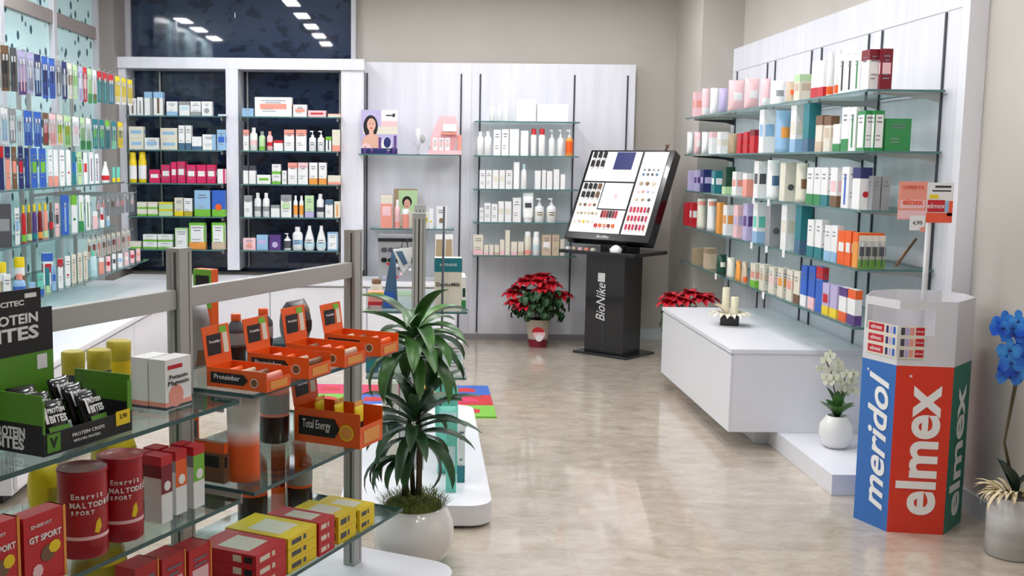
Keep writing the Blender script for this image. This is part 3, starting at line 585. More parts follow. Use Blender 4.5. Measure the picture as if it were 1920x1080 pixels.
left_row(.7654, -2.09, 'lowest shelf at left window', '''0 14 150 b i Mn;17 33 165 b w Cb,x;36 60 150 o c Ks,Lb;64 78 85 b c Ms;80 93 120 b m Bb,x;95 104 140 b M Bh;106 116 140 b c Mb,x;118 129 170 b w Tr,x;131 142 175 b w Cr,x;143 153 175 b i VN,x;154 164 175 b i VN,x;165 174 175 b i VN,x;177 191 165 o e Km,Me;193 204 105 b s Tw;206 216 100 b p Mr;218 226 105 b w Mx;228 238 95 b w Mc;240 249 90 b p Mw;251 260 90 b p Mr;262 271 90 b p Ms''')
left_row(.7654, -2.22, 'lowest shelf at left window, back row', '''6 24 200 j w Ky,Bt;38 58 205 j w Ky,Bn;88 110 190 b w Tb,Mr''')
# ================================================================ MAKE-UP STAND
sr = math.atan2(-.67, .74)
ms = empty('makeup_stand', (1.540, 8.690, 0), sr, 'tall black make-up tester stand with tilted white display by the back wall', 'display stand')
MB().box(-.25, .25, -.21, .21, 0, .018, M_black).build('base_plate', ms, bevel=.003)
MB().box(-.19, .17, -.14, .12, .0182, .80, M_black).build('column', ms, bevel=.003); mcol = bpy.data.objects['column']
MB().box(-.02, -.017, -.1415, -.1402, .03, .79, M_seam).build('column_joint', ms)
MB().box(-.40, .31, -.23, .26, .802, .83, M_black).build('tray', ms, bevel=.004)
MB().box(-.10, .14, -.08, .12, .8302, 1.0, M_black).build('neck', ms)
T0 = np.array((-.408, -.15, .915)); HX = np.array((1., 0, 0)); HU = np.array((0, .36, .70)); HL = np.linalg.norm(HU); HU = HU/HL; HN = np.cross(HX, HU)
def hp(x, y, z): return T0+HX*x+HU*y+HN*z
def hbox(m, x0, x1, y0, y1, z0, z1, mt):
    vs = [hp(x, y, z) for z in (z0, z1) for x, y in ((x0, y0), (x1, y0), (x1, y1), (x0, y1))]
    return m.mesh(vs, [(0, 3, 2, 1), (4, 5, 6, 7), (0, 1, 5, 4), (1, 2, 6, 5), (2, 3, 7, 6), (3, 0, 4, 7)], mt)
HW, HH = .78, .80
hbox(MB(), 0, HW, 0, HH, -.10, 0, M_black).build('display_case', ms, bevel=.006)
Mp = mat('display_white_print', (248, 244, 240), .3)
hbox(MB(), .03, .50, .06, .50, .0005, .006, Mp).build('display_panel', ms)
hbox(MB(), .03, .50, .515, .78, .0005, .006, Mp).build('display_panel', ms)
hbox(MB(), .52, .735, .06, .78, .0005, .006, Mp).build('display_panel', ms)
hbox(MB(), .27, .44, .62, .775, .0065, .010, PM('B')).build('picture_panel', ms, label='dark blue picture panel')
m = MB(); hbox(m, .24, .49, .27, .49, .0065, .010, PM('w')); hbox(m, .235, .242, .27, .5, .0065, .012, M_black); hbox(m, .235, .5, .262, .27, .0065, .012, M_black); hbox(m, .36, .39, .36, .40, .0102, .0106, PM('p')); m.build('notice_card', ms)
def tester(x, y, r, h, c, nm, rr=None):
    mb = MB(); n = 10; vs = []; 
    for zz, q in ((.0065, r), (.0065+h, r*.92)):
        for i in range(n):
            a = 2*math.pi*i/n; vs.append(hp(x+q*math.cos(a), y+q*math.sin(a), zz))
    mb.mesh(vs, [tuple(range(n, 2*n))]+[(i, (i+1) % n, (i+1) % n+n, i+n) for i in range(n)], PM(c)); mb.build(nm, ms)
def stick(x, y, w, l, h, c, nm):
    mb = MB(); hbox(mb, x-w/2, x+w/2, y-l/2, y+l/2, .0065, .0065+h, PM(c)); hbox(mb, x-w/2*.8, x+w/2*.8, y-l/2-.012, y-l/2, .0065, .0065+h*.8, PM('W')); mb.build(nm, ms)
for j, yy in enumerate((.745, .665)):
    for i in range(3): stick(.07+.048*i, yy, .022, .055, .02, 'k', 'foundation_tester')
for j, yy in enumerate((.46, .385)):
    for i in range(4): stick(.07+.045*i, yy, .022, .05, .02, 'k' if i < 3 else 'n', 'foundation_tester')
for i in range(4): tester(.065+.045*i, .30, .014, .006, 'tnsn'[i], 'powder_tester')
for i in range(6): tester(.065+.035*i, .225, .012, .006, 'NtNNtN'[i], 'powder_tester')
for i in range(5): tester(.065+.04*i, .15, .013, .006, 'iNyNi'[i], 'powder_tester')
for i in range(6): stick(.30+.026*i, .22, .012, .06, .015, 'RrRkRr'[i], 'lipstick_tester')
for i in range(5): stick(.27+.04*i, .12, .022, .03, .012, 'rosRo'[i], 'lipstick_tester')
for i in range(4): tester(.565+.04*i, .62, .011, .005, 'gGgg'[i], 'eyeshadow_tester')
for i in range(4): tester(.565+.04*i, .58, .012, .005, 'aGxa'[i], 'eyeshadow_tester')
for i in range(3): tester(.57+.055*i, .50, .018, .005, 'tnN'[i], 'powder_tester')
for i in range(4): tester(.565+.042*i, .43, .013, .005, 'psle'[i], 'blusher_tester')
for i in range(3): tester(.57+.055*i, .36, .014, .005, 'NtG'[i], 'powder_tester')
for j in range(3):
    for i in range(6): stick(.55+.031*i, .27-.075*j, .011, .045, .014, 'PrPrPR'[(i+j) % 6], 'lipstick_tester')
for i in range(5): MB().box(-.36+.06*i, -.33+.06*i, -.19, -.16, .8305, .85, PM('wNpsi'[i])).build('sample_pot', origin=(-.345+.06*i, -.175, .8305), parent=ms, loc=(-.345+.06*i, -.175, .8305))
MW = mat('silver_lettering', (215, 215, 215), .4)
lettering('BioNike', .12, MW, mcol, frame4((-.04, -.1412, .42), (0, 0, 1), (-1, 0, 0)), shear=.3, width=.30)
MB().box(-.075, -.01, -.1418, -.1410, .585, .655, MW).build('emblem', mcol)
lettering('BioNike', .035, MW, ms, frame4(hp(.36, .03, .0015), HX, HU), shear=.2)
# brush on top of the case, tissues on the tray
def wpt(l): c, s = math.cos(sr), math.sin(sr); return np.array((1.540+c*l[0]-s*l[1], 8.690+s*l[0]+c*l[1], l[2]))
P = wpt(hp(.70, .79, .012)); 
m = MB(); m.tube([P, P+(.012, .004, .02)], .007, PM('k')); m.tube([P+(.012, .004, .02), P+(.014, .006, .045)], [.01, .02], PM('n'), 8); m.build('makeup_brush', origin=tuple(P), label='fluffy brown make-up brush at the top right corner of the tester stand', cat='brush')
m = MB(); Q = wpt((.10, -.17, .831))
for i in range(6):
    a = i*1.05; m.leaf(Q+(0, 0, .001), (math.cos(a), math.sin(a), 0), .06, .04, PM('W'), droop=.2, lift=.7, n=5)
m.lathe([(.045, 0), (.05, .02), (.03, .045), (.01, .055)], PM('W'), 10, cx=Q[0], cy=Q[1]); m.v = [(x, y, z if z > .5 else z+Q[2]) for x, y, z in m.v]
m.build('tissues', origin=tuple(Q), label='crumpled white tissues lying on the tray of the make-up stand', cat='tissue')
# ================================================================ DISPLAY ON THE LEFT PART OF THE WHITE PANEL
P = hit(710, 288, y=9.05); zt = 1.5758
wp0, wp1 = hit(677, 288, y=9.05)[0], hit(745, 288, y=9.05)[0]; H = up((P[0], 9.05, zt), 206); W = wp1-wp0; cx = (wp0+wp1)/2
o = empty('advertising_card', (cx, 9.05, zt), label='tall advertising card with a dark haired woman, upper shelf of white panel', cat='card')
m = MB().box(-W/2, W/2, 0, .004, 0, H, PM('l'))
def q2(m, x0, x1, z0, z1, mt, e): m.face([(x0*W-W/2, -e, z0*H), (x1*W-W/2, -e, z0*H), (x1*W-W/2, -e, z1*H), (x0*W-W/2, -e, z1*H)], mt)
def disc(m, cx_, cz, rx, rz, mt, e, n=20): m.face([(cx_*W-W/2+rx*W*math.cos(t), -e, cz*H+rz*H*math.sin(t)) for t in [2*math.pi*i/n for i in range(n)]], mt)
Msk = mat('skin_print', (226, 176, 156), .5)
q2(m, .55, 1, .75, 1, PM('w'), .0006); q2(m, .05, 1, .45, .62, PM('i'), .0006); q2(m, .55, 1, .62, .75, PM('p'), .0008)
disc(m, .26, .62, .20, .26, PM('k'), .0009); disc(m, .28, .66, .12, .15, Msk, .0012); disc(m, .30, .22, .28, .24, Msk, .0011); q2(m, .22, .34, .40, .55, Msk, .0013)
q2(m, 0, 1, 0, .13, PM('B'), .0016); disc(m, .14, .12, .14, .12, PM('p'), .0015); disc(m, .70, .22, .14, .14, PM('w'), .0015); disc(m, .72, .26, .10, .12, PM('B'), .0017); q2(m, .48, .55, .1, .38, PM('v'), .0018); q2(m, .9, .97, .1, .42, PM('v'), .0018)
for u in (.235, .325): disc(m, u, .68, .018, .012, PM('n'), .0016)
disc(m, .28, .585, .035, .012, PM('r'), .0016)
q2(m, .68, .9, .86, .89, M_txt, .0012); q2(m, .86, .93, .84, .92, M_txt, .0013)
m.build('printed_card', o)
MB().mesh([(-.02, .0045, 0), (.02, .0045, 0), (.02, .09, 0), (-.02, .09, 0), (-.02, .0045, H*.6), (.02, .0045, H*.6)], [(0, 3, 2, 1), (0, 1, 5, 4), (3, 4, 5, 2), (0, 4, 3), (1, 2, 5)], PM('w')).build('easel_back', o)
for i, u in enumerate((684, 697, 728, 738)):
    a = hit(u, 290, y=8.998)[0]; put(('o', 'o', 'j', 'o')[i], .028, .028, (.06, .05, .035, .07)[i], 'v', 'Kg', (a, 9.005, zt), 0, 'upper shelf below the advertising card')
# swan-like ornament on a wire stand
P = hit(784, 288, y=9.08); P[2] = zt; m = MB(); m.lathe([(.018, 0), (.02, .004), (.004, .008)], M_steel, 12); m.tube([(0, 0, .004), (-.004, 0, .05), (-.03, 0, .10)], .0025, M_steel); m.tube([(0, 0, .04), (.012, 0, .08), (.03, 0, .13)], .0025, M_steel)
o = empty('ornament', P, label='small silver and white ornament on wire stem, centre of upper shelf', cat='ornament'); m.build('wire_stand', o)
MB().lathe([(.005, .09), (.018, .11), (.02, .135), (.008, .16)], M_steel, 12, cx=.035, sy=.4).build('medallion', o); MB().lathe([(.006, .12), (.022, .15), (.024, .19), (.006, .215)], PM('w'), 12, cx=.0, sy=.4).build('bud', o)
# pink cardboard house stand
a, b = hit(802, 288, y=9.0)[0], hit(865, 288, y=9.0)[0]; W = b-a; o = empty('cardboard_stand', ((a+b)/2, 9.10, zt), label='pink cardboard counter display shaped like a house, upper shelf', cat='display'); Hh = .315
m = MB(); m.box(-W/2, W/2, -.09, .04, 0, .035, PM('p')); m.box(W*.38, W/2, -.089, .04, .0352, .16, PM('s')); m.build('tray', o)
MB().mesh([(-W*.5+.02, .03, .0352), (W*.30, .03, .0352), (W*.42, .03, .21), (W*.33, .03, Hh), (-W*.15, .03, Hh), (-W*.40, .03, .16)]+[(x, .036, z) for x, z in ((-W*.5+.02, .0352), (W*.30, .0352), (W*.42, .21), (W*.33, Hh), (-W*.15, Hh), (-W*.40, .16))], [(5, 4, 3, 2, 1, 0)[::-1], (11, 10, 9, 8, 7, 6)]+[(i, (i+1) % 6, (i+1) % 6+6, i+6) for i in range(6)], PM('p')).build('house_back', o)
MB().box(-W*.05, W*.36, -.005, .0, .19, .25, PM('w')).box(-W*.1, W*.36, -.012, .02, .165, .18, PM('s')).build('name_strip', o)
for i in range(3): put('b', .038, .03, .10, 'w', 'x,Mp', (a+.06+i*.05, 9.035, zt+.0356), 0, 'in the pink house stand', desc='small white box with pink label')
# lower shelf
ZL = .9688
back_row(ZL, 8.99, 'lower shelf of white panel', '''713 736 366 b s Ti,Mp;739 750 375 o p Kw,Bs;753 767 392 j s Kw;772 781 398 o p Kw;794 803 398 b i MY;804 812 392 b w Cy;818 838 387 b w Cn,x''')
a, b = hit(747, 420, y=9.2)[0], hit(782, 420, y=9.2)[0]; W = b-a; H = .32
o = empty('portrait_card', ((a+b)/2, 9.2, ZL), label='green framed portrait card of a smiling dark haired woman, lower shelf', cat='card')
m = MB().box(-W/2-.04, W/2, 0, .012, 0, H, PM('t')); q2(m, .0, 1, .02, .96, PM('h'), .0006); disc(m, .45, .66, .26, .15, PM('k'), .001); disc(m, .46, .60, .17, .13, Msk, .0014); disc(m, .46, .2, .42, .26, PM('i'), .0012); q2(m, .38, .54, .42, .52, Msk, .0016)
for u in (.40, .52): disc(m, u, .62, .02, .01, PM('n'), .002)
disc(m, .46, .54, .06, .012, PM('r'), .002); m.build('printed_card', o)
MB().mesh([(-.02, .0125, 0), (.02, .0125, 0), (.02, .07, 0), (-.02, .07, 0), (-.02, .0125, H*.5), (.02, .0125, H*.5)], [(0, 3, 2, 1), (0, 1, 5, 4), (3, 4, 5, 2), (0, 4, 3), (1, 2, 5)], PM('w')).build('easel_back', o)
# glasses display and two tall boxes on the counter
a, b = hit(709, 500, y=8.72)[0], hit(797, 500, y=8.72)[0]; W = b-a; H = up(((a+b)/2, 8.72, .56), 441)
o = empty('glasses_display', ((a+b)/2, 8.80, .5605), label='grey counter display of reading glasses with black header bar, below portrait card', cat='display')
MB().box(-W/2, W/2, -.07, .07, 0, H, PM('g')).build('cabinet', o, bevel=.004); MB().box(-W/2-.003, W/2+.003, -.076, .07, H*.86, H*.93, PM('k')).build('header_bar', o)
for i in range(3):
    for j in range(2):
        for s in (-1, 1): MB().lathe([(.024, 0), (.026, .003), (.024, .006)], M_black if j else PM('x'), 14, sy=.75).build('lens', o, loc=(-W*.3+i*W*.3+s*.028, -.074-.004*0, H*(.68-.22*j))).rotation_euler = (math.pi/2, 0, 0)
m = MB(); r2 = random.Random(3)
for i in range(16): 
    x, z = r2.uniform(-W*.45, W*.38), r2.uniform(.02, H*.36); m.box(x, x+.02, -.0725, -.0702, z, z+.02, PM(r2.choice('rwGlkp')))
m.build('leaflets', o)
for i, u in enumerate((815, 833)):
    a, b = hit(u, 500, y=8.75)[0], hit(u+16, 500, y=8.75)[0]; put('b', b-a-.004, .06, up((a, 8.75, .56), 440), 'i', 'Tw,Lt', ((a+b)/2, 8.78, .5605), 0, 'counter below the lower shelf')
# ================================================================ SECOND ISLAND (aligned with the room)
def rrect(x0, x1, y0, y1, r, n=8):
    p = []
    for cx_, cy_, a0 in ((x1-r, y0+r, -90), (x1-r, y1-r, 0), (x0+r, y1-r, 90), (x0+r, y0+r, 180)):
        for i in range(n+1):
            a = math.radians(a0+90*i/n); p.append((cx_+r*math.cos(a), cy_+r*math.sin(a)))
    return p
i2 = empty('shelf_island', (-.02, 5.4, 0), label='small glass shelf island behind the potted dracaena', cat='shelving')
def pp(mb, name, o, **k): return pt(mb, name, o, **k)
pp(MB().prism(rrect(-.34, .30, 4.42, 6.32, .10), .012, .10, M_white), 'plinth', i2, bevel=.004)
pp(MB().prism(rrect(-.32, .28, 4.44, 6.30, .10), 0, .0118, M_seam), 'plinth_shadow_gap', i2)
def post(o, x, y, z0, z1, rot, nm='post'):
    m = MB(); w, d = .030, .021
    m.box(-w, w, -d, d, 0, z1-z0, M_steel2)
    for s in (-1, 1):
        m.box(s*(w-.012)-.0015, s*(w-.012)+.0015, -d-.0006, d+.0006, .02, z1-z0-.02, M_slot); m.box(-.0025, .0025, -d-.0006, d+.0006, .02, z1-z0-.02, M_slot)
    m.box(-w-.0006, w+.0006, -.004, .004, .02, z1-z0-.02, M_slot)
    m.box(-w-.001, w+.001, -d-.001, d+.001, z1-z0, z1-z0+.006, M_steel2)
    ol = o.location; q = m.build(nm, o, loc=(x-ol[0], y-ol[1], z0-ol[2]), rot=rot); return q
post(i2, -.02, 4.97, .1002, 1.285, 0); post(i2, -.02, 5.87, .1002, 1.285, 0)
I2 = [hit(873, 586, y=4.99)[2], hit(872, 710, y=4.99)[2]]
for k, z in enumerate(I2): glass_shelf(-.26, .205, 5.01, 5.84, z, '%s glass shelf of the island behind the dracaena' % ['upper', 'lower'][k], 'glass shelves of the far island')
MB().tube([(.085, 4.995, .1002), (.093, 4.995, 1.32)], .006, M_seam).build('signpost', origin=(.085, 4.995, .1002), label='thin dark upright rod at the front of the far island', cat='rod')
z = I2[0]+.0006; sI = 'far island upper shelf'
def isl(u0, u1, vt, y, ty, c, dec, z, sh_, desc=None, d=.08):
    vm = proj((0, y, z))[1]; a, b = hit(u0, vm, y=y), hit(u1, vm, y=y); w = b[0]-a[0]
    return put(ty, w, d if ty == 'b' else min(d, w), up(((a[0]+b[0])/2, y, z), vt), c, dec, ((a[0]+b[0])/2, y+d/2, z), 0, sh_, desc)
o = isl(814, 865, 484, 5.03, 'b', 'i', 'TM', z, sI, 'large ivory carton with teal header')
h_ = max(v.co.z for v in o.data.vertices)
lettering('DermoMilk', .024, M_txt, o, frame4((0, -.0409, h_*.50), (1, 0, 0), (0, 0, 1)), bold=.0005); lettering('INTENSIVE', .017, PM('w'), o, frame4((0, -.0412, h_*.87), (1, 0, 0), (0, 0, 1)))
isl(866, 873, 520, 5.1, 'b', 'w', 'MD,Bd', z, sI, 'narrow white box with green leaf print', .2)
isl(690, 718, 548, 5.20, 'b', 's', 'Br,Ty', z, sI, 'salmon and red carton'); 
isl(694, 716, 524, 5.31, 's', 'i', 'Kn,Bs', z, sI)
# blue pointed display with a small bag hung on it
P = np.array((hit(732, 600, y=5.12)[0], 5.12, z)); Hc = up(P, 472)
o = empty('cone_display', P, label='tall blue pointed cardboard display on far island', cat='display')
MB().mesh([(-.042, -.03, 0), (.035, -.03, 0), (.035, .03, 0), (-.042, .03, 0), (.004, -.004, Hc), (.02, -.004, Hc), (.02, .004, Hc), (.004, .004, Hc)], [(0, 3, 2, 1), (4, 5, 6, 7), (0, 1, 5, 4), (1, 2, 6, 5), (2, 3, 7, 6), (3, 0, 4, 7)], PM('a')).build('body', o)
MB().box(-.03, .02, -.0325, -.0302, .01, .08, PM('b')).build('printed_patch', o)
P = np.array((hit(756, 520, y=5.02)[0], 5.03, hit(756, 505, y=5.02)[2])); 
m = MB(); m.mesh([(-.05, 0, .09), (.045, 0, .10), (.035, -.02, .03), (.0, -.02, -.02), (-.05, .02, .09), (.045, .02, .10), (.035, .02, .03), (.0, .02, -.02)], [(0, 3, 2, 1), (4, 5, 6, 7), (0, 1, 5, 4), (1, 2, 6, 5), (2, 3, 7, 6), (3, 0, 4, 7)], PM('w')); m.face([(-.035, -.0065, .082), (-.005, -.0065, .084), (.02, -.0215, .03), (.0, -.0215, .02)], PM('a'))
m.tube([(-.01, .01, .10), (0, .012, .14), (.012, .012, .14), (.02, .01, .10)], .003, PM('k')); m.build('gift_bag', origin=tuple(P), loc=tuple(P)).location = P
o = bpy.data.objects['gift_bag']; o.data.transform(Matrix.Translation(P)); tag(o, 'small white and blue gift bag hung at the front post of far island', 'bag')
z = I2[1]+.0006; sI = 'far island lower shelf'
isl(686, 708, 664, 5.1, 'b', 'M', 'Ba', z, sI, d=.1); isl(710, 731, 662, 5.1, 'b', 'a', 'Be', z, sI); isl(738, 758, 640, 5.3, 'b', 'i', 'Mg,x', z, sI); isl(760, 780, 640, 5.35, 'b', 'g', 'Mw', z, sI); isl(812, 832, 650, 5.1, 'b', 'w', 'x,Me', z, sI); isl(838, 868, 642, 5.06, 'b', 'w', 'Me,x', z, sI, 'large white carton with pale label')
isl(792, 808, 655, 5.2, 'b', 'w', 'Th', z, sI)
z = .1006; sI = 'plinth of far island'
isl(716, 745, 720, 5.2, 'b', 'i', 'Mg,x', z, sI); isl(747, 772, 712, 5.3, 'b', 'g', 'Lw', z, sI); isl(776, 800, 745, 5.1, 'b', 'w', 'Me,x', z, sI)
for i, u in enumerate((815, 829, 843)): isl(u, u+15, 716+6*i, 5.55-.1*i, 't', 'm', 'Km,Be', z, sI, d=.07)
isl(820, 858, 765, 4.85, 'u', 'm', 'Te', z, sI, 'mint green bag with pale top'); isl(858, 871, 790, 4.75, 'b', 'w', 'BM,x', z, sI); isl(836, 855, 792, 4.6, 'b', 'm', 'Me', z, sI)
# ================================================================ PLAY MAT
o = empty('play_mat', (-.15, 6.9, 0), label='colourful foam puzzle mat with blue, red and lime squares on floor', cat='mat'); cl = ['f', 'b', 'P', 'y']
for i in range(4):
    for j in range(3):
        x0, y0 = -.75+i*.30, 6.40+j*.30; c = {(3, 2): 'b', (3, 1): 'r', (3, 0): 'f', (2, 2): 'y', (2, 1): 'f', (2, 0): 'f'}.get((i, j), 'PyfbP'[(i+2*j) % 5])
        m = MB().box(x0+.002, x0+.298, y0+.002, y0+.298, 0, .012, PM(c)); cc = PM('r' if c != 'r' else 'P')
        m.prism([(x0+.08, y0+.08), (x0+.2, y0+.09), (x0+.21, y0+.17), (x0+.15, y0+.22), (x0+.08, y0+.2)], .0121, .0126, cc)
        pp(m, 'foam_tile', o, label=PAL[c][0]+' foam tile')
# ================================================================ FRONT GONDOLA
TH = math.radians(26.3); GA = np.array((math.sin(TH), math.cos(TH), 0)); GN = np.array((math.cos(TH), -math.sin(TH), 0)); ROTG = math.atan2(GA[1], GA[0])
G1 = hit(661, 1056, z=.10); G1[2] = 0; SB = .934
def gp(s, d, z=0): return G1+GA*s+GN*d+np.array((0, 0, z))
def gon(u, d, z):  # point on the gondola plane d with image column u
    q = gp(0, d, z); return q+GA*along(q, GA, u=u)
go = empty('gondola', G1, ROTG, 'grey post gondola with glass shelves and white plinth in left foreground', 'shelving')
def gl(mb, name, **k): return mb.build(name, go, **k)     # local x = along, local y = -normal
gl(MB().prism(rrect(-2.25, .16, -.36, .34, .12), .012, .10, M_white), 'plinth', bevel=.004); gl(MB().prism(rrect(-2.23, .14, -.34, .32, .12), 0, .0118, M_seam), 'plinth_shadow_gap')
for k in range(3):
    m = MB(); w, d, H = .026, .022, 1.19
    m.box(-w, w, -d, d, 0, H, M_steel2)
    m.box(.012, .0145, -d-.0006, d+.0006, .01, H-.01, M_slot); m.box(-w-.0006, w+.0006, -.011, -.003, .01, H-.01, M_slot); m.box(-w-.0012, w+.0012, .008, .011, .01, H-.01, M_steel)
    m.build('post', go, loc=(-SB*k, 0, .1002))
for k in range(2): gl(MB().box(-SB*(k+1)+.0275, -SB*k-.0275, -.012, .012, 1.127, 1.18, M_steel2), 'top_rail', bevel=.002)
GZ = [.905, .638, .345]
for k, z in enumerate(GZ):
    for j in range(2):
        x0, x1 = -SB*(j+1)+.034, -SB*j-.034; y0, y1 = (-.215, .26)
        o = empty('glass_shelf', gp((x0+x1)/2, 0, z-.010), ROTG, '%s glass shelf of front gondola, %s bay' % (['upper', 'middle', 'lower'][k], ['farther', 'nearer'][j]), 'shelf', 'glass shelves of the front gondola'); L = (x1-x0)/2
        MB().box(-L, L, y0, y1, 0, .010, M_glass).build('pane', o)
        m = MB(); t = .0015; m.box(-L-t, L+t, y0-t, y0, -.0002, .0102, M_gedge2); m.box(-L-t, -L, y0, y1, -.0002, .0102, M_gedge2); m.box(L, L+t, y0, y1, -.0002, .0102, M_gedge2); m.build('polished_edge', o)
        for s in (-1, 1): MB().box(s*(L-.004)-.003, s*(L-.004)+.003, -.17, .2, -.028, -.0005, M_steel).build('bracket', o)
def gplace(u, v, z, uR, uL, vT):
    z += .0006; P = hit(u, v, z=z); la = along(P, GA, u=uR); ln = along(P, -GN, u=uL); h = up(P, vT)
    return P, la, ln, h
def gbox(u, v, z, uR, uL, vT, c, dec, sh_, desc, n=1, ty='b', name=None, lnmax=.24, off=0):
    P, la, ln, h = gplace(u, v, z, uR, uL, vT); ln = min(max(ln, .015), lnmax); P = P-GN*off*ln; out = []
    for k in range(n):
        cpt = P+GA*la/2-GN*ln/2+np.array((0, 0, k*h/n)); out.append(put(ty, la-.002, ln-.002, h/n-.0008, c, dec, cpt, ROTG, sh_, desc, name))
    return out[-1], la-.002, ln-.002, h/n-.0008
sU = 'gondola upper shelf'; sM = 'gondola middle shelf'; sL = 'gondola lower shelf'
FT = lambda cx_, d, cz: frame4((cx_, -d/2-.0012, cz), (1, 0, 0), (0, 0, 1))
LT = lambda w, cy, cz: frame4((-w/2-.0012, cy, cz), (0, -1, 0), (0, 0, 1))
# --- protein bites display box
Mlime = mat('lime_card', (88, 150, 38), .4); Mblk = mat('matt_black_card', (26, 26, 30), .5); Mwt = PM('w')
P, la, ln, h = gplace(83, 858, GZ[0], 248, 0, 742); ln = float((P-G1)@GN)-.022; hh = up(P-GN*ln, 553); lh = along(P-GN*ln, GA, u=104); lk = along(P-GN*ln, GA, u=84); lc = along(P-GN*ln, GA, u=27)
o = empty('snack_display_box', P, ROTG, 'black and lime cardboard display box of protein snack pouches, left foreground', 'display box'); t = .003
m = MB(); hb = h*.50; m.box(0, la, 0, ln, 0, .003, Mblk)
m.box(0, la, 0, t, .0031, hb*.72, Mblk); m.box(0, la*.02, 0, t, hb*.72, h*.9, Mlime); m.box(la*.95, la, 0, t, hb*.72, h*.9, Mlime)
m.box(0, t, t, ln, .0031, hb, Mblk); m.box(0, t, t, ln, hb, h*.98, Mlime); m.box(la-t, la, t, ln, .0031, hb, Mblk); m.box(la-t, la, t, ln, hb, h*.98, Mlime)
m.build('tray', o)
m = MB(); m.box(-.06, lh, ln, ln+t, .0031, hh*.56, Mlime); m.box(-.06, lk, ln, ln+t, hh*.56, hh, Mblk); m.box(lk, lh, ln, ln+t, hh*.56, hh*.86, Mblk); m.box(lk*.9, lh*.9, ln-.0008, ln, hh*.44, hh*.54, Mwt); m.box(lk*.72, lk*.92, ln-.0008, ln, hh*.94, hh*.97, Mwt); hd = m.build('header_card', o)
tw = (lk-lc)*1.75; lettering('PROTEIN', .030, Mwt, hd, frame4((lc, ln-.001, hh*.80), (1, 0, 0), (0, 0, 1)), bold=.0008, width=tw); lettering('BITES', .040, Mwt, hd, frame4((lc, ln-.001, hh*.70), (1, 0, 0), (0, 0, 1)), bold=.0012, width=tw)
lettering('SCITEC', .016, Mwt, hd, frame4((lc, ln-.001, hh*.91), (1, 0, 0), (0, 0, 1)), bold=.0005, width=tw*.5)
lettering('PROTEIN', .030, Mwt, o, frame4((-.0012, ln*.58, hb*.66), (0, -1, 0), (0, 0, 1)), bold=.001, width=ln*.55); lettering('BITES', .034, Mwt, o, frame4((-.0012, ln*.58, hb*.30), (0, -1, 0), (0, 0, 1)), bold=.001, width=ln*.50)
lettering('PROTEIN CRISPS', .011, Mwt, o, frame4((la*.48, -.0012, hb*.44), (1, 0, 0), (0, 0, 1)), width=la*.36); lettering('WITH PEA PROTEIN', .008, Mwt, o, frame4((la*.46, -.0012, hb*.24), (1, 0, 0), (0, 0, 1)), width=la*.30)
MB().box(la*.03, la*.17, -.0014, -.0004, .006, hb*.68, Mlime).build('vegan_badge', o); lettering('V', .03, Mblk, o, frame4((la*.10, -.0018, hb*.38), (1, 0, 0), (0, 0, 1)), bold=.001)
MB().box(la*.80, la*.97, -.0014, -.0004, hb*.30, hb*.80, PM('y')).build('price_label', o, label='yellow and white price label'); lettering('2,90', .014, Mblk, o, frame4((la*.885, -.0018, hb*.60), (1, 0, 0), (0, 0, 1)))
mb_, nm_, cat_, pr_ = make('u', .074, .03, .100, 'k', '')
mb_.face([(-.028, -.0165, .012), (.028, -.0165, .012), (.028, -.0165, .040), (-.028, -.0165, .040)], Mlime); mb_.face([(-.03, -.0165, .048), (-.022, -.0165, .048), (-.022, -.0165, .084), (-.03, -.0165, .084)], PM('w'))
Mfoil = mat('black_foil_pouch', (22, 24, 26), .2, coat=.3); mb_.mats = [Mfoil if q == PM('k') else q for q in mb_.mats]
proto = mb_.build('snack_pouch'); plet = lettering('BITES', .022, PM('w'), proto, frame4((.002, -.0175, .055), (1, 0, 0), (0, 0, 1)), bold=.0008, width=.045); plet2 = lettering('PROTEIN', .014, PM('w'), proto, frame4((.002, -.0172, .074), (1, 0, 0), (0, 0, 1)), bold=.0004, width=.045)
k = 0
for i in range(3):
    for j in range(2):
        q = proto if k == 0 else proto.copy()
        if k:
            COL.objects.link(q)
            for ch in (plet, plet2): ch2 = ch.copy(); COL.objects.link(ch2); ch2.parent = q
        l = P+GA*la*(.27+.44*j)-GN*ln*(.17+.235*i); q.location = (l[0], l[1], l[2]+.006+.012*i); q.rotation_euler = (-.38, 0, ROTG+(.12 if j else -.1)); q['category'] = 'pouch'; q['group'] = 'pouches in the protein display box'
        q['label'] = 'black and lime protein snack pouch, %s row, %s side of display box' % (['front', 'middle', 'back'][i], ['near', 'far'][j]); k += 1
# --- white mineral boxes
for (u, v, uR, uL, vT, dd) in ((311, 772, 360, 279, 676, 'right'), (277, 768, 320, 246, 672, 'left')):
    o, w_, d_, h_ = gbox(u, v, GZ[0], uR, uL, vT, 'w', '', sU, 'white carton of magnesium supplement, %s of two' % dd)
    o2 = MB().box(-w_/2-.0008, w_/2+.0008, -d_/2-.0008, d_/2+.0008, .002, h_*.07, PM('x')).box(-w_/2-.001, w_/2+.001, -d_/2-.001, d_/2+.001, h_*.07, h_*.16, PM('s')).build('printed_base', o)
    lettering('Potassio', .016, M_txt, o, FT(0, d_, h_*.64), width=w_*.7); lettering('Magnesio', .016, M_txt, o, FT(0, d_, h_*.52), width=w_*.8); MB().box(-w_*.4, w_*.15, -d_/2-.001, -d_/2, h_*.80, h_*.88, PM('r')).build('brand_strip', o)
    MB().lathe([(w_*.28, 0), (w_*.28, .001)], PM('s'), 16).build('roundel', o, loc=(-w_*.1, -d_/2-.0002, h_*.26)).rotation_euler = (math.pi/2, 0, 0)
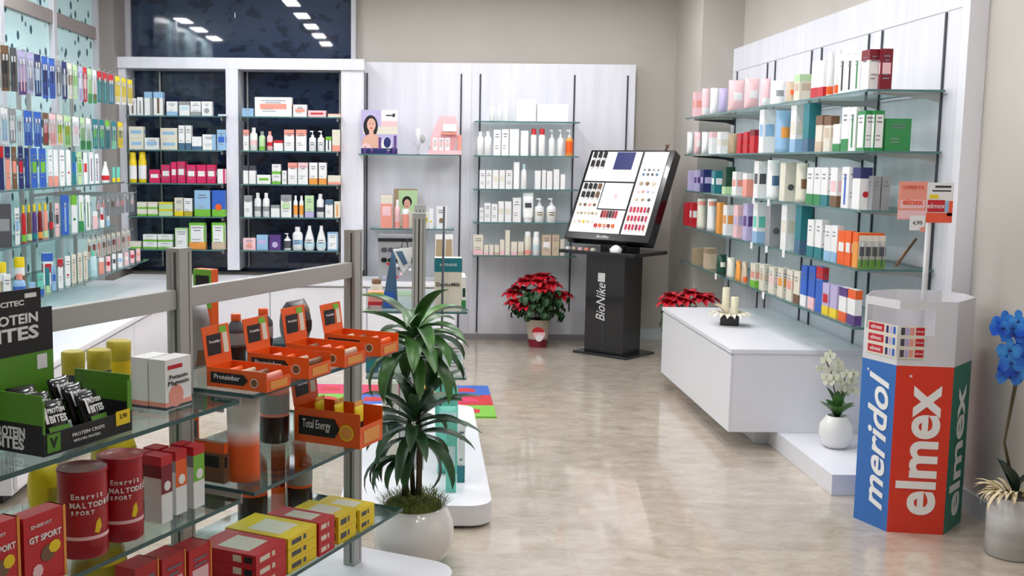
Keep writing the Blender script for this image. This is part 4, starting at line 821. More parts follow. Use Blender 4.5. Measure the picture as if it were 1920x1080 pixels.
def tub(u, d, z, uw, vT, c, dec, sh_, desc, ty='j'):
    Q = gon(u, d, z+.0006); w = uw*np.dot(Q-CC, FW)/F; return put(ty, w, w, up(Q, vT), c, dec, Q, ROTG, sh_, desc)
tub(139, -.19, GZ[0], 42, 658, 'Y', 'KY,Bx', sU, 'yellow tub with dark print, leftmost of three'); tub(187, -.19, GZ[0], 44, 655, 'Y', 'KY,Bx', sU, 'yellow tub with dark print, middle of three'); tub(224, -.23, GZ[0], 44, 638, 'Y', 'KY,By', sU, 'taller yellow tub, rightmost of three')
# --- four orange bar boxes
Mor = mat('bright_orange_card', (240, 98, 28), .35); Mchoc = PM('n')
def barbox(u, v, z, uR, uL, vT, vH, label, txt, fill, lemon=False):
    P, la, ln, h = gplace(u, v, z, uR, uL, vT); ln = min(ln, .24); hh = up(P-GN*ln, vH); t = .002
    o = empty('bar_display_box', P, ROTG, label, 'display box', 'orange display boxes on the gondola'); m = MB()
    m.box(0, la, 0, ln, 0, t, Mor); m.box(0, t, 0, ln, t, h, Mor); m.box(la-t, la, 0, ln, t, h, Mor); m.box(t, la-t, 0, t, t, h*.62, Mor); m.box(t, la-t, ln-t, ln, t, h, Mor); m.build('tray', o)
    m = MB(); m.mesh([(0, ln, h), (la, ln, h), (la*1.03, ln+.015, hh), (-.003, ln+.015, hh), (0, ln+.002, h), (la, ln+.002, h), (la*1.03, ln+.017, hh), (-.003, ln+.017, hh)], [(0, 1, 2, 3), (7, 6, 5, 4), (0, 4, 5, 1), (1, 5, 6, 2), (2, 6, 7, 3), (3, 7, 4, 0)], Mor); m.build('header_card', o)
    e = .0012; hz0, hz1 = h+(hh-h)*.25, h+(hh-h)*.78
    yy = lambda z_: ln+.015*(z_-h)/(hh-h)-e
    MB().face([(la*.10, yy(hz0), hz0), (la*.62, yy(hz0), hz0), (la*.66, yy(hz1), hz1), (la*.12, yy(hz1), hz1)], Mblk).face([(la*.72, yy(hz0), hz0), (la*.92, yy(hz0), hz0), (la*.92, yy(hz1), hz1), (la*.72, yy(hz1), hz1)], PM('i')).face([(la*.62, yy(hh*.86), hh*.86), (la*.9, yy(hh*.86), hh*.86), (la*.9, yy(hh*.97), hh*.97), (la*.62, yy(hh*.97), hh*.97)], PM('f' if fill == 'n' else 'r')).build('header_print', o)
    lettering(txt, .012, Mwt, o, frame4((la*.38, yy((hz0+hz1)/2)-.001, hz0+(hz1-hz0)*.65), (1, 0, 0), (0, 0, 1)), width=la*.42)
    # printed arrow and picture on the long side
    a, b = ln*.93, ln*.38
    MB().face([(-e, a, h*.22), (-e, b, h*.22), (-e, b-ln*.08, h*.5), (-e, b, h*.78), (-e, a, h*.78)], Mblk).build('arrow_print', o); lettering(txt, h*.36, Mwt, o, frame4((-.002, (a+b)/2, h*.55), (0, -1, 0), (0, 0, 1)), width=(a-b)*.78)
    MB().face([(-e, ln*.20+h*.24*math.cos(q), h*.42+h*.24*math.sin(q)) for q in [i*math.pi/8 for i in range(16)]], PM('y') if lemon else PM('i')).face([(-e*1.2, ln*.20+h*.19*math.cos(q), h*.42+h*.19*math.sin(q)) for q in [i*math.pi/8 for i in range(16)]], PM('O') if lemon else PM('n')).build('fruit_print', o)
    MB().face([(la*.15, -e, h*.1), (la*.85, -e, h*.1), (la*.85, -e, h*.5), (la*.15, -e, h*.5)], PM('O')).build('end_print', o)
    return o, P, la, ln, h
bars = []
for i, a in enumerate([(500, 737, 545, 388, 700, 616), (579, 712, 620, 464, 672, 600), (646, 690, 684, 536, 654, 580), (714, 669, 747, 608, 634, 573)]):
    o, P, la, ln, h = barbox(a[0], a[1], GZ[0], a[2], a[3], a[4], a[5], 'orange protein bar display box, %s of four on gondola upper shelf' % ['nearest', 'second nearest', 'third nearest', 'farthest'][i], 'Proteinbar', 'n')
    for j in range(4):
        yb = ln*(.12+.22*j); bars.append((P+GA*la*.5-GN*yb+np.array((0, 0, h*.58)), la, i, j, ln))
pr = None
for l, la, i, j, ln in bars:
    m = MB(); w_ = la*.84; m.lathe([(.004, -w_/2), (.0135, -w_/2+.006), (.0135, w_/2-.006), (.004, w_/2)], PM('snNo'[(i+j) % 4]), 8, sy=.62); m.face([(-.004, .0088, -w_*.3), (.004, .0088, -w_*.3), (.004, .0088, w_*.3), (-.004, .0088, w_*.3)], PM('w'))
    q = m.build('snack_bar', loc=l); q.rotation_euler = (0, math.pi/2, ROTG); q['category'] = 'bar'; q['group'] = 'bars in the orange display boxes'
    q['label'] = 'wrapped bar lying in %s orange bar box, %s position from its open end' % (['nearest', 'second nearest', 'third nearest', 'farthest'][i], ['first', 'second', 'third', 'fourth'][j])
# bottles and pouches behind them
Mamb = mat('dark_drink', (48, 30, 30), .2)
def flask(Q, w, h, c, lab, desc, sh_, capc='o'):
    o = empty('drink_bottle', Q, ROTG, desc, 'bottle', 'drink bottles on the gondola'); r = w/2
    MB().lathe([(r*.94, 0), (r, .01*h), (r, .34*h)], Mamb, 18).lathe([(r, .34*h), (r*.97, .36*h), (r*.97, .62*h), (r, .64*h), (r*.96, .72*h), (r*.45, .86*h)], c, 18).build('body', o)
    MB().lathe([(r*1.01, .38*h), (r*1.01, .62*h)], lab, 18, caps=False).build('label', o); MB().lathe([(r*.52, .861*h), (r*.52, .99*h), (r*.4, h)], PM(capc), 14).build('cap', o)
def fl(u, v, z, uw, vT, desc, c='s', d=None):
    Q = hit(u, v, z=z+.0006) if d is None else gon(u, d, z+.0006); w = uw*np.dot(Q-CC, FW)/F; flask(Q, w, up(Q, vT), PM(c), PM('g'), desc, sU)
fl(443, 0, GZ[0], 36, 588, 'dark drink bottle with orange cap behind the nearest bar box', 'G', -.10); fl(494, 0, GZ[0], 36, 578, 'dark drink bottle with orange cap behind the second bar box', 'G', -.12)
tub(554, -.10, GZ[0], 60, 563, 'G', 'Tn,Mk', sU, 'dark resealable pouch behind the third bar box', 'u')
tub(374, -.14, GZ[0], 42, 566, 'g', 'Bn,Mf', sU, 'grey pouch with brown base and green mark', 'u')
P, la, ln, h = gplace(398, 700, GZ[0], 410, 356, 500); P = gon(398, -.235, GZ[0]+.0006)
o = empty('leaflet_box', P, ROTG, 'tall green and orange open carton rising above gondola rail', 'box'); hh = up(P, 506)
MB().box(0, .035, 0, .07, 0, hh, PM('o')).build('carton', o); MB().box(-.0015, -.0002, .0, .07, hh*.55, hh, PM('f')).box(-.0026, -.0016, .008, .06, hh*.62, hh*.93, PM('k')).build('printed_front', o)
# --- middle shelf
for i, (u, v, uw, vT) in enumerate(((158, 1034, 92, 866), (228, 1004, 84, 842))):
    Q = hit(u, v, z=GZ[1]+.0006); w = uw*np.dot(Q-CC, FW)/F*.98; H = up(Q, vT+8); r = w/2
    o = empty('powder_tub', Q, 0, 'dark red tub of maltodextrin powder, %s of two on gondola middle shelf' % ['left', 'right'][i], 'tub', 'dark red powder tubs'); Mr = PM('R')
    MR2 = mat('crimson_tin', (172, 22, 38), .28) if i == 0 else MR2
    MB().lathe([(r*.97, 0), (r, .004), (r, H*.955)], MR2, 32).build('body', o); MB().lathe([(r*1.0, H*.9555), (r*1.03, H*.957), (r*1.03, H*.99), (r*.98, H), (r*.9, H*.985), (r*.3, H*.982)], MR2, 32).build('lid', o)
    MB().lathe([(r*1.004, H*.22), (r*1.004, H*.26)], PM('p'), 32, caps=False).build('silver_band', o, label='pale band')
    # curved lettering: several short words wrapped by placing letters round the tub
    def wrap(txt, z, size, a0, step, mt):
        for q, chh in enumerate(txt):
            if chh == ' ': continue
            a = a0+step*q; n_ = np.array((math.sin(a), -math.cos(a), 0)); lettering(chh, size, mt, o, frame4(n_*(r+.0008)+np.array((0, 0, z)), (math.cos(a), math.sin(a), 0), (0, 0, 1)), name='letter', bold=.0004)
    wrap('Enervit', H*.72, .017, -.10, .20, Mwt); wrap('MALTODESTRINE', H*.62, .0165, -.12, .235, Mwt); wrap('SPORT', H*.535, .013, -.12, .20, Mwt)
    MB().face([(r*1.01*math.sin(a), -r*1.01*math.cos(a), z) for a, z in ((.75, H*.30), (.95, H*.28), (1.1, H*.36), (1.0, H*.46), (.85, H*.42))], PM('y')).build('picture_print', o)
for i, (u, v, uR, uL, vT, c) in enumerate(((304, 983, 325, 270, 858, 'R'), (331, 967, 352, 304, 848, 'o'), (364, 955, 385, 345, 839, 'f'))):
    o, w_, d_, h_ = gbox(u, v, GZ[1], uR, uL, vT, 'w', '', sM, 'slim red and white box with %s panel, front row' % {'R': 'dark red', 'o': 'orange', 'f': 'green'}[c])
    MB().box(-w_/2-.0008, w_/2+.0008, -d_/2-.0008, d_/2+.0008, h_*.86, h_+.0006, PM('r')).box(-w_/2-.0009, w_/2-.001, -d_/2-.0014, -d_/2-.0006, h_*.44, h_*.86, PM(c)).box(-w_/2-.0015, -w_/2-.0007, -d_/2, d_/2, h_*.68, h_*.86, PM(c if c == 'R' else 'g')).build('printed_wrap', o)
    MB().lathe([(w_*.3, 0), (w_*.3, .0012)], Mwt, 14).build('roundel', o, loc=(0, -d_/2-.0014, h_*.55)).rotation_euler = (math.pi/2, 0, 0)
    o, w_, d_, h_ = gbox(u, v, GZ[1], uR, uL, vT, 'i', 'Br', sM, 'slim red and white box behind the %s one' % {'R': 'dark red', 'o': 'orange', 'f': 'green'}[c], off=1.25, lnmax=.05)
    MB().box(-w_/2-.0008, w_/2+.0008, -d_/2-.0008, d_/2+.0008, h_*.78, h_+.0006, PM('r')).build('printed_wrap', o)
tub(85, -.12, GZ[1], 62, 866, 'y', 'MY', sM, 'large yellow pouch behind the left red tub', 'u'); tub(216, -.14, GZ[1], 88, 812, 'Y', 'Ty', sM, 'large yellow pouch behind the right red tub', 'u')
for i, (u, v, uR, uL, vT) in enumerate(((48, 1112, 126, 18, 974), (-36, 1148, 41, -66, 996))):
    o, w_, d_, h_ = gbox(u, v, GZ[1], uR, uL, vT, 'r', '', sM, 'red carton of energy sweets with gold edge, %s of two' % ['right', 'left'][i]); 
    MB().box(w_/2-.006, w_/2+.0012, -d_/2-.0012, d_/2, 0, h_, PM('O')).build('gold_edge', o)
    lettering('GT SPORT', .018, Mwt, o, FT(0, d_, h_*.66), width=w_*.78, bold=.0005); lettering('ENERVIT', .010, Mwt, o, FT(-.01, d_, h_*.84), width=w_*.5)
    MB().face([(w_*(.05+.18*math.cos(q)), -d_/2-.0012, h_*(.42+.12*math.sin(q))) for q in [k_*.8 for k_ in range(8)]], PM('n')).face([(w_*(.22+.15*math.cos(q)), -d_/2-.0014, h_*(.48+.09*math.sin(q))) for q in [k_*.8 for k_ in range(8)]], PM('y')).build('fruit_print', o)
    MB().face([(w_*(-.2+.13*math.cos(q)), -d_/2-.0012, h_*(.22+.10*math.sin(q))) for q in [k_*.8 for k_ in range(8)]], PM('p')).build('seal_print', o)
# orange and black stuff, farther bay, middle shelf
o, P, la, ln, h = barbox(675, 843, GZ[1], 717, 552, 778, 700, 'large orange and black energy sachet display box on gondola middle shelf', 'Total Energy', 'y', True)
for j in range(6):
    l = P+GA*la*(.29+.42*(j % 2))-GN*ln*(.12+.15*j)+np.array((0, 0, .004)); mb_, a_, b_, c_ = make('u', la*.38, .016, h*1.12, 'O' if j % 2 else 'y', 'Mk'); q = mb_.build('energy_sachet', loc=l, rot=ROTG); q['category'] = 'sachet'; q['group'] = 'sachets in the energy box'; q['label'] = '%s energy sachet, %s from near end of the orange sachet box' % ('amber' if j % 2 else 'yellow', ['first', 'second', 'third', 'fourth', 'fifth', 'sixth'][j])
Q = hit(515, 826, z=GZ[1]+.0006); w_ = 56*np.dot(Q-CC, FW)/F; flask(Q, w_, .25, PM('s'), PM('g'), 'large dark drink bottle with grey label beside the orange sachet box', sM)
Q = hit(457, 900, z=GZ[1]+.0006); w_ = 62*np.dot(Q-CC, FW)/F; o = put('g', w_, .05, up(Q, 745), 'w', '', Q, ROTG+.2-1.2, sM, 'tall white and orange pouch'); h_ = up(Q, 745)
mo = noisy('orange_white_fade', (238, 238, 236), (236, 98, 34), (.1, .1, 9), .35); nt = mo.node_tree; tc = nt.nodes['Texture Coordinate']; cr = nt.nodes['Color Ramp']; sx = nt.nodes.new('ShaderNodeSeparateXYZ'); mr = nt.nodes.new('ShaderNodeMapRange'); mr.inputs[1].default_value = h_*.62; mr.inputs[2].default_value = h_*.42
nt.links.new(tc.outputs['Object'], sx.inputs[0]); nt.links.new(sx.outputs[2], mr.inputs[0]); nt.links.new(mr.outputs[0], cr.inputs[0]); cr.color_ramp.elements[0].position = 0; cr.color_ramp.elements[1].position = 1; o.data.materials[0] = mo
gbox(420, 908, GZ[1], 428, 357, 832, 'n', 'Mk,To', sM, 'brown and black carton left of tall pouch', lnmax=.16); gbox(398, 888, GZ[1], 424, 388, 757, 'o', 'MG', sM, 'upright orange carton behind the brown one', off=5)
# --- lower shelf
tub(190, -.02, GZ[2], 110, 1012, 'Y', 'Bt,Ty', sL, 'tan and yellow pouch under the red tubs', 'u')
for i, (u, v, uR, uL, vT) in enumerate(((356, 1152, 398, 318, 1034), (306, 1178, 350, 268, 1050), (256, 1206, 300, 218, 1068))):
    o, w_, d_, h_ = gbox(u, v, GZ[2], uR, uL, vT, 'r', 'Mp,x', sL, 'small red carton with gold edge, %s' % ['rightmost of three', 'middle of three', 'leftmost of three'][i]); MB().box(w_/2-.004, w_/2+.0012, -d_/2-.0014, d_/2, 0, h_, PM('O')).build('gold_edge', o)
FL = [(480, 1113, 537, 368, 1043, 'r', 3, 'flat red carton', 'wide red stack'), (540, 1078, 594, 384, 1011, 'y', 3, 'flat yellow carton', 'wide yellow stack'), (598, 1045, 628, 500, 981, 'r', 3, 'flat red carton', 'narrow red stack'), (634, 1022, 668, 545, 970, 'y', 2, 'flat yellow carton', 'low yellow stack'), (674, 998, 702, 590, 957, 'y', 2, 'flat yellow carton', 'farthest yellow stack')]
for u, v, uR, uL, vT, c, n, ds, st in FL:
    P, la, ln, h = gplace(u, v, GZ[2], uR, uL, vT); ln = min(ln, .22)
    for k in range(n):
        w_, d_, h_ = la-.003, ln, h/n-.001; mb = MB().box(-w_/2, w_/2, -d_/2, d_/2, 0, h_, PM(c)); mb.face([(-w_*.35, -d_*.30, h_+.0004), (w_*.30, -d_*.30, h_+.0004), (w_*.30, d_*.22, h_+.0004), (-w_*.35, d_*.22, h_+.0004)], PM('i'))
        decals(mb, w_, d_, h_, '', 'f'); e = .0006
        for a, b in ((.12, .45), (.52, .62)): mb.face([(-w_/2+w_*a, -d_/2-e, h_*.3), (-w_/2+w_*b, -d_/2-e, h_*.3), (-w_/2+w_*b, -d_/2-e, h_*.72), (-w_/2+w_*a, -d_/2-e, h_*.72)], PM('x') if c == 'y' else PM('i'))
        for a, b, mt in ((.62, .76, PM('i')), (.80, .94, Mblk)): mb.face([(-w_/2-e, d_/2-d_*a, h_*.25), (-w_/2-e, d_/2-d_*b, h_*.25), (-w_/2-e, d_/2-d_*b, h_*.8), (-w_/2-e, d_/2-d_*a, h_*.8)], mt)
        q = mb.build('carton', loc=P+GA*la/2-GN*ln/2+np.array((0, 0, k*h/n)), rot=ROTG); q['category'] = 'box'; q['group'] = 'flat cartons stacked on the gondola lower shelf'
        q['label'] = '%s, %s of the %s on gondola lower shelf' % (ds, (['bottom', 'middle', 'top'] if n == 3 else ['bottom', 'top'])[k], st)
for u, v, uw, vT, c, ds in ((474, 978, 56, 822, 's', 'drink bottle with orange shoulder, left of two on gondola lower shelf'), (561, 952, 50, 826, 's', 'drink bottle with orange shoulder, right of two on gondola lower shelf')): 
    Q = hit(u, v, z=GZ[2]+.0006); flask(Q, uw*np.dot(Q-CC, FW)/F, up(Q, vT), PM('o'), PM('g'), ds, sL)
gbox(524, 962, GZ[2], 536, 508, 838, 'o', 'Bs,MR', sL, 'upright orange and dark carton between the drink bottles')
# ================================================================ DRACAENA
def foliage(center, n, L, W, mt, seed, lift=(.3, 1.2), droop=(.5, 1.1), spread=.03, zs=.08, nn=8):
    r = random.Random(seed); m = MB()
    for i in range(n):
        a = i*2.39996+r.uniform(-.3, .3); t = i/n; p = np.array(center)+np.array((math.cos(a)*spread, math.sin(a)*spread, zs*(t-.5)))
        m.leaf(p, (math.cos(a), math.sin(a), 0), L*r.uniform(.75, 1.1), W*r.uniform(.8, 1.15), mt, droop=r.uniform(*droop)*(1.15-.5*t), lift=lift[0]+(lift[1]-lift[0])*t+r.uniform(-.15, .15), n=nn)
    return m
PB = hit(779, 1062, z=0); rp = 78*4.12/F; pc = np.array((-.018, PB[1]+.055, 0)); pc[0] = (779-PX)/F*(pc[1]*1.0)
dr = empty('potted_dracaena', pc, 0, 'tall two-tiered dracaena in a round white pot beside the gondola', 'plant')
prof = [(rp*.50, 0), (rp*.72, .012), (rp*.93, .055), (rp, .12), (rp*.96, .17), (rp*.82, .212), (rp*.74, .222), (rp*.70, .222), (rp*.70, .20)]
MB().lathe(prof, M_ceram, 40, caps=False).build('pot', dr); MB().lathe([(rp*.5, 0.001), (rp*.1, .001)], M_ceram, 20).build('pot_foot', dr)
m = MB(); m.lathe([(rp*.70, .205), (rp*.66, .235), (rp*.35, .258), (.01, .262)], noisy('moss', (58, 72, 26), (112, 118, 48), (60, 60, 60), .9, bump=.6), 24, caps=False)
r_ = random.Random(5); Mm = mat('moss_blade', (96, 112, 44), .8)
for i in range(700):
    a, q = r_.uniform(0, 6.28), rp*.80*math.sqrt(r_.random()); p = (q*math.cos(a), q*math.sin(a), .218+.03*(1-q/rp)); d = (math.cos(a)*.4+r_.uniform(-.5, .5), math.sin(a)*.4+r_.uniform(-.5, .5), 0); m.leaf(p, d, r_.uniform(.03, .065), .0022, Mm, droop=.35, lift=1.2, n=3)
m.build('moss', dr)
hz = lambda v: hit(779, v, y=pc[1])[2]
m = MB(); m.tube([(-.035, 0, .22), (-.03, 0, .36), (-.028, .0, .46)], [.013, .012, .011], M_stem, 8); m.tube([(.018, .01, .22), (.022, .01, .42), (.014, 0, .58), (.004, 0, .70), (-.002, 0, hz(640))], [.012, .011, .009, .008, .008], M_stem, 8); m.tube([(.0, .02, .22), (-.01, .03, .4), (-.02, .02, .55)], [.01, .009, .008], M_stem, 8); m.build('trunk', dr)
foliage((-.0, 0, hz(642)), 32, .28, .062, M_leaf, 4, (.0, 1.0), (.35, .85), .012, .12).build('upper_foliage', dr)
m = foliage((-.0, 0, hz(800)), 30, .27, .055, M_leaf2, 9, (-.1, 1.05), (.35, .8), .015, .12)
for a, L in ((2.9, .22), (3.3, .25), (2.6, .2), (3.7, .22), (4.1, .18)): m.leaf((-.035, 0, hz(868)), (math.cos(a), math.sin(a), 0), L, .034, M_leaf2, droop=1.0, lift=.6, n=8)
m.build('lower_foliage', dr)
m = MB()
for i in range(7):
    a = i*2.4; m.leaf((.004, 0, hz(745)-.02+.012*i), (math.cos(a), math.sin(a), 0), .10, .022, M_leaf2, droop=.15, lift=1.0, n=5)
m.build('stem_leaves', dr)
# ================================================================ POINSETTIAS
M_red = mat('poinsettia_red', (190, 16, 38), .5); M_red2 = mat('poinsettia_crimson', (150, 12, 32), .5)
def poinsettia(loc, rp, hp_, R, Hh, label, seed, flowers):
    o = empty('poinsettia', loc, 0, label, 'plant', 'red poinsettias'); M1 = mat('printed_pot', (190, 178, 160), .5)
    MB().lathe([(rp*.74, 0), (rp, hp_*.97), (rp*1.03, hp_), (rp*.9, hp_), (rp*.88, hp_*.9)], M1, 24, caps=False).lathe([(rp*.80, .001), (rp*.80, .002)], M1, 16).build('pot', o)
    m = MB(); m.lathe([(rp*.755, .003), (rp*.83, hp_*.30)], PM('R'), 24, caps=False)
    m.face([(rp*.5*math.cos(t)+.0, -rp*.98-.002, hp_*.52+rp*.5*math.sin(t)) for t in [i*.5236 for i in range(12)]], PM('p')); m.face([(rp*.52*math.cos(t)-.01, -rp*.98-.004, hp_*.58+rp*.42*abs(math.sin(t))) for t in [i*.2856 for i in range(12)]], PM('r')); m.face([(rp*.3*math.cos(t), -rp*.98-.005, hp_*.38+rp*.3*math.sin(t)) for t in [i*.5236 for i in range(12)]], PM('w')); m.build('pot_print', o)
    MB().lathe([(rp*.88, hp_*.9), (.002, hp_*.92)], M_stem, 16, caps=False).build('soil', o)
    r = random.Random(seed); m = MB()
    for i in range(9): 
        a = i*.7; m.tube([(0, 0, hp_*.9), (R*.35*math.cos(a), R*.35*math.sin(a), Hh*.62), (R*.6*math.cos(a), R*.6*math.sin(a), Hh*.86)], .004, M_stem, 5)
    m.build('stems', o); m = MB()
    for i in range(150):
        a = r.uniform(0, 6.28); t = r.random(); q = R*(.25+.55*r.random()); zz = hp_+ (Hh-hp_)*(.12+.75*t)
        m.leaf((q*math.cos(a), q*math.sin(a), zz), (math.cos(a+r.uniform(-.6, .6)), math.sin(a+r.uniform(-.6, .6)), 0), .085, .055, M_leaf2, droop=r.uniform(.4, 1.0), lift=r.uniform(-.4, .5), n=4)
    m.build('leaves', o)
    for fx, fy, fz in flowers:
        m = MB()
        for i in range(13):
            a = i*2.4; m.leaf((fx, fy, fz), (math.cos(a), math.sin(a), 0), .072+.038*(i < 8), .054, M_red if i % 3 else M_red2, droop=.35, lift=(.1 if i < 8 else .7)+r.uniform(-.1, .2), n=4)
        m.lathe([(.008, fz), (.004, fz+.012)], PM('y'), 6, cx=fx, cy=fy); m.build('bloom', o)
pl = hit(1008, 650, z=0); hzp = lambda v: hit(1008, v, y=pl[1])[2]
fl_ = [(-.22, -.03, hzp(550)), (-.13, -.10, hzp(572)), (-.12, .02, hzp(530)), (-.02, -.06, hzp(528)), (.03, .03, hzp(520)), (.10, -.06, hzp(532)), (.06, .08, hzp(522)), (.19, -.03, hzp(552)), (-.05, .12, hzp(525)), (-.17, .09, hzp(545)), (.02, -.12, hzp(540)), (-.20, -.10, hzp(565))]
poinsettia((pl[0], pl[1], 0), .10, .235, .25, hzp(535), 'red poinsettia in printed pot on floor below the white back shelves', 2, fl_)
P = hit(1290, 575, y=7.75); zt_ = hit(1290, 560, y=7.75)[2]
poinsettia((P[0]+.0, 7.78, 0), .09, .30, .17, zt_-.05, 'red poinsettia behind the far end of white bench', 6, [(-.14, -.05, zt_-.03), (-.05, -.08, zt_-.01), (.02, 0, zt_+.03), (.09, -.06, zt_), (.15, .02, zt_), (-.10, .06, zt_)])
# ================================================================ CANDLES ON THE BENCH
P = hit(1372, 611, z=.5506)+np.array((0, .05, 0)); s_ = P[1]/F; Mwax = mat('ivory_wax', (236, 228, 200), .5)
Pc = np.array((P[0], P[1], .5506))
o = empty('candle_holder', Pc, -.3, 'black slate candle dish with white feathers on the bench', 'candle holder'); MB().box(-.055, .055, -.05, .05, 0, .055, mat('slate', (52, 52, 54), .6)).build('dish', o, bevel=.004)
m = MB()
for i in range(16):
    a = i*.393; m.leaf((.03*math.cos(a), .03*math.sin(a)-.02, .056), (math.cos(a)+.4, math.sin(a)-.3, 0), .12, .036, PM('i'), droop=.55, lift=.7, n=5)
for i in range(14):
    a = 2.2+i*.13; m.leaf((-.02, -.01, .056), (math.cos(a), math.sin(a), 0), .12, .006, PM('N'), droop=.35, lift=1.1, n=5)
m.build('feathers', o)
for i, (dx, dy, r, h) in enumerate(((-.022, .022, .022, .17), (.026, -.004, .024, .115))):
    q = empty('candle', (Pc[0]+dx, Pc[1]+dy, .6062), 0, 'ivory pillar candle, %s of two in the slate dish' % ['taller', 'shorter'][i], 'candle', 'pillar candles on the bench'); MB().lathe([(r, 0), (r, h*.97), (r*.9, h), (r*.2, h*.98)], Mwax, 20).build('wax', q); MB().tube([(0, 0, h*.98), (0, 0, h+.01)], .0012, PM('k')).build('wick', q)
# ================================================================ ORCHIDS
def flower(m, c, nrm, R, mp, mc):
    n = np.array(nrm, float); n /= np.linalg.norm(n); x = np.cross((0, 0, 1), n); x /= np.linalg.norm(x); y = np.cross(n, x); c = np.array(c)
    for k, (a, L, W) in enumerate(((90, 1, .62), (215, 1, .6), (325, 1, .6), (5, 1.02, 1.0), (175, 1.02, 1.0))):
        a = math.radians(a); d = x*math.cos(a)+y*math.sin(a); s = np.cross(n, d); vs = [c]
        for t, w in ((.3, .7), (.6, 1), (.85, .8), (1, .25)):
            vs += [c+d*L*R*t-s*W*R*.5*w+n*R*.12*t, c+d*L*R*t+s*W*R*.5*w+n*R*.12*t]
        m.mesh(vs, [(0, 1, 2)]+[(1+2*i, 3+2*i, 4+2*i, 2+2*i) for i in range(3)], mp, True)
    m.lathe([(R*.16, -R*.1), (R*.2, 0), (R*.05, R*.15)], mc, 8, cx=0, cy=0); k0 = len(m.v)-8*3-16
    for i in range(k0, len(m.v)): m.v[i] = tuple(c+n*R*.2+np.array(m.v[i])*.9)
def orchid(loc, potf, stems, blooms, mp, mc, leaves, label, R, ml):
    o = empty('orchid', loc, 0, label, 'plant'); potf(o)
    m = MB(); [m.tube(s_, .0035, M_stem, 6) for s_ in stems]; m.build('stem', o)
    for p, n in blooms: m = MB(); flower(m, p, n, R, mp, mc); m.build('bloom', o)
    m = MB(); [m.leaf(p, d, L, W, ml, droop=dp, lift=lf, n=7) for p, d, L, W, dp, lf in leaves]; m.build('leaves', o)
    return o
PB = hit(1567, 843, z=.1006); cy = PB[1]+.05; cx = hit(1568, 800, y=cy)[0]; zz = lambda v, y_=cy: hit(1568, v, y=y_)[2]-.1006
xx = lambda u, y_=cy, c_=cx: hit(u, 750, y=y_)[0]-c_
def pot1(o):
    MB().lathe([(.045, 0), (.07, .02), (.086, .07), (.080, .12), (.055, .155), (.050, .165), (.046, .165), (.046, .15)], M_ceram, 28, caps=False).build('pot', o)
    MB().lathe([(.046, .14), (.002, .145)], M_stem, 16, caps=False).build('bark', o)
r_ = random.Random(8); bl = []
for u, v in ((1533, 690), (1546, 676), (1556, 668), (1566, 680), (1552, 692), (1544, 704), (1566, 696), (1580, 700), (1590, 710), (1574, 716), (1596, 700), (1586, 726), (1564, 712), (1600, 718), (1540, 692), (1572, 690), (1556, 704), (1586, 738), (1548, 714), (1598, 732), (1576, 728)): bl.append(((xx(u), r_.uniform(-.04, .03), zz(v)), (r_.uniform(-.6, .2), -1, r_.uniform(-.1, .5))))
Mwp = mat('cream_petal', (238, 236, 214), .5); Mlc = mat('lime_centre', (170, 182, 80), .5)
orchid((cx, cy, .1006), pot1, [[(0, 0, .14), (-.015, 0, zz(740)), (xx(1556), 0, zz(700)), (xx(1545), -.01, zz(678))], [(.01, 0, .14), (.02, 0, zz(740)), (xx(1582), 0, zz(705)), (xx(1598), -.01, zz(700))]], bl, Mwp, Mlc,
       [((0, 0, .15), (math.cos(a), math.sin(a), 0), .12, .055, .2, 1.0) for a in (0, .9, 1.9, 2.9, 3.9, 4.8, 5.6)]+[((0, 0, .16), (math.cos(a), math.sin(a), 0), .16, .05, .15, 1.35) for a in (.5, 2.4, 4.3)], 'small white orchid in round white pot on the low plinth', .028, M_leaf)
cyb = 4.18; cxb = hit(1896, 1000, y=cyb)[0]; z2 = lambda v: hit(1890, v, y=cyb)[2]; x2 = lambda u: hit(u, 750, y=cyb)[0]-cxb
Mv = noisy('frosted_silver_vase', (178, 176, 174), (206, 204, 202), (3, 3, 14), .25)
def pot2(o):
    MB().lathe([(.082, 0), (.092, .01), (.094, z2(928)), (.086, z2(928)), (.086, .1)], Mv, 32, caps=False).lathe([(.08, .002), (.08, .003)], Mv, 24).build('vase', o)
    m = MB(); r = random.Random(4)
    for i in range(80): a = r.uniform(0, 6.28); m.leaf((.045*math.cos(a), .045*math.sin(a)-.0, z2(925)), (math.cos(a), math.sin(a), 0), r.uniform(.07, .12), .018, mat('raffia', (232, 218, 182), .7) if i == 0 else bpy.data.materials['raffia'], droop=r.uniform(.3, .9), lift=r.uniform(.2, 1.0), n=4)
    m.build('raffia_bow', o)
bl = []; r_ = random.Random(12)
for u, v in ((1862, 602), (1880, 598), (1900, 604), (1915, 612), (1872, 622), (1892, 624), (1866, 650), (1880, 662), (1870, 674), (1910, 640), (1884, 690), (1874, 700), (1912, 668), (1916, 690), (1908, 705), (1925, 640), (1926, 680), (1856, 612), (1870, 610), (1890, 612), (1908, 600), (1893, 650), (1876, 686), (1900, 690)): bl.append(((x2(u), r_.uniform(-.08, .0), z2(v)), (r_.uniform(-.8, .0), -1, r_.uniform(-.3, .4))))
Mbp = noisy('blue_petal', (24, 84, 214), (70, 160, 240), (14, 14, 14), .45); Mbc = mat('navy_centre', (14, 34, 120), .5)
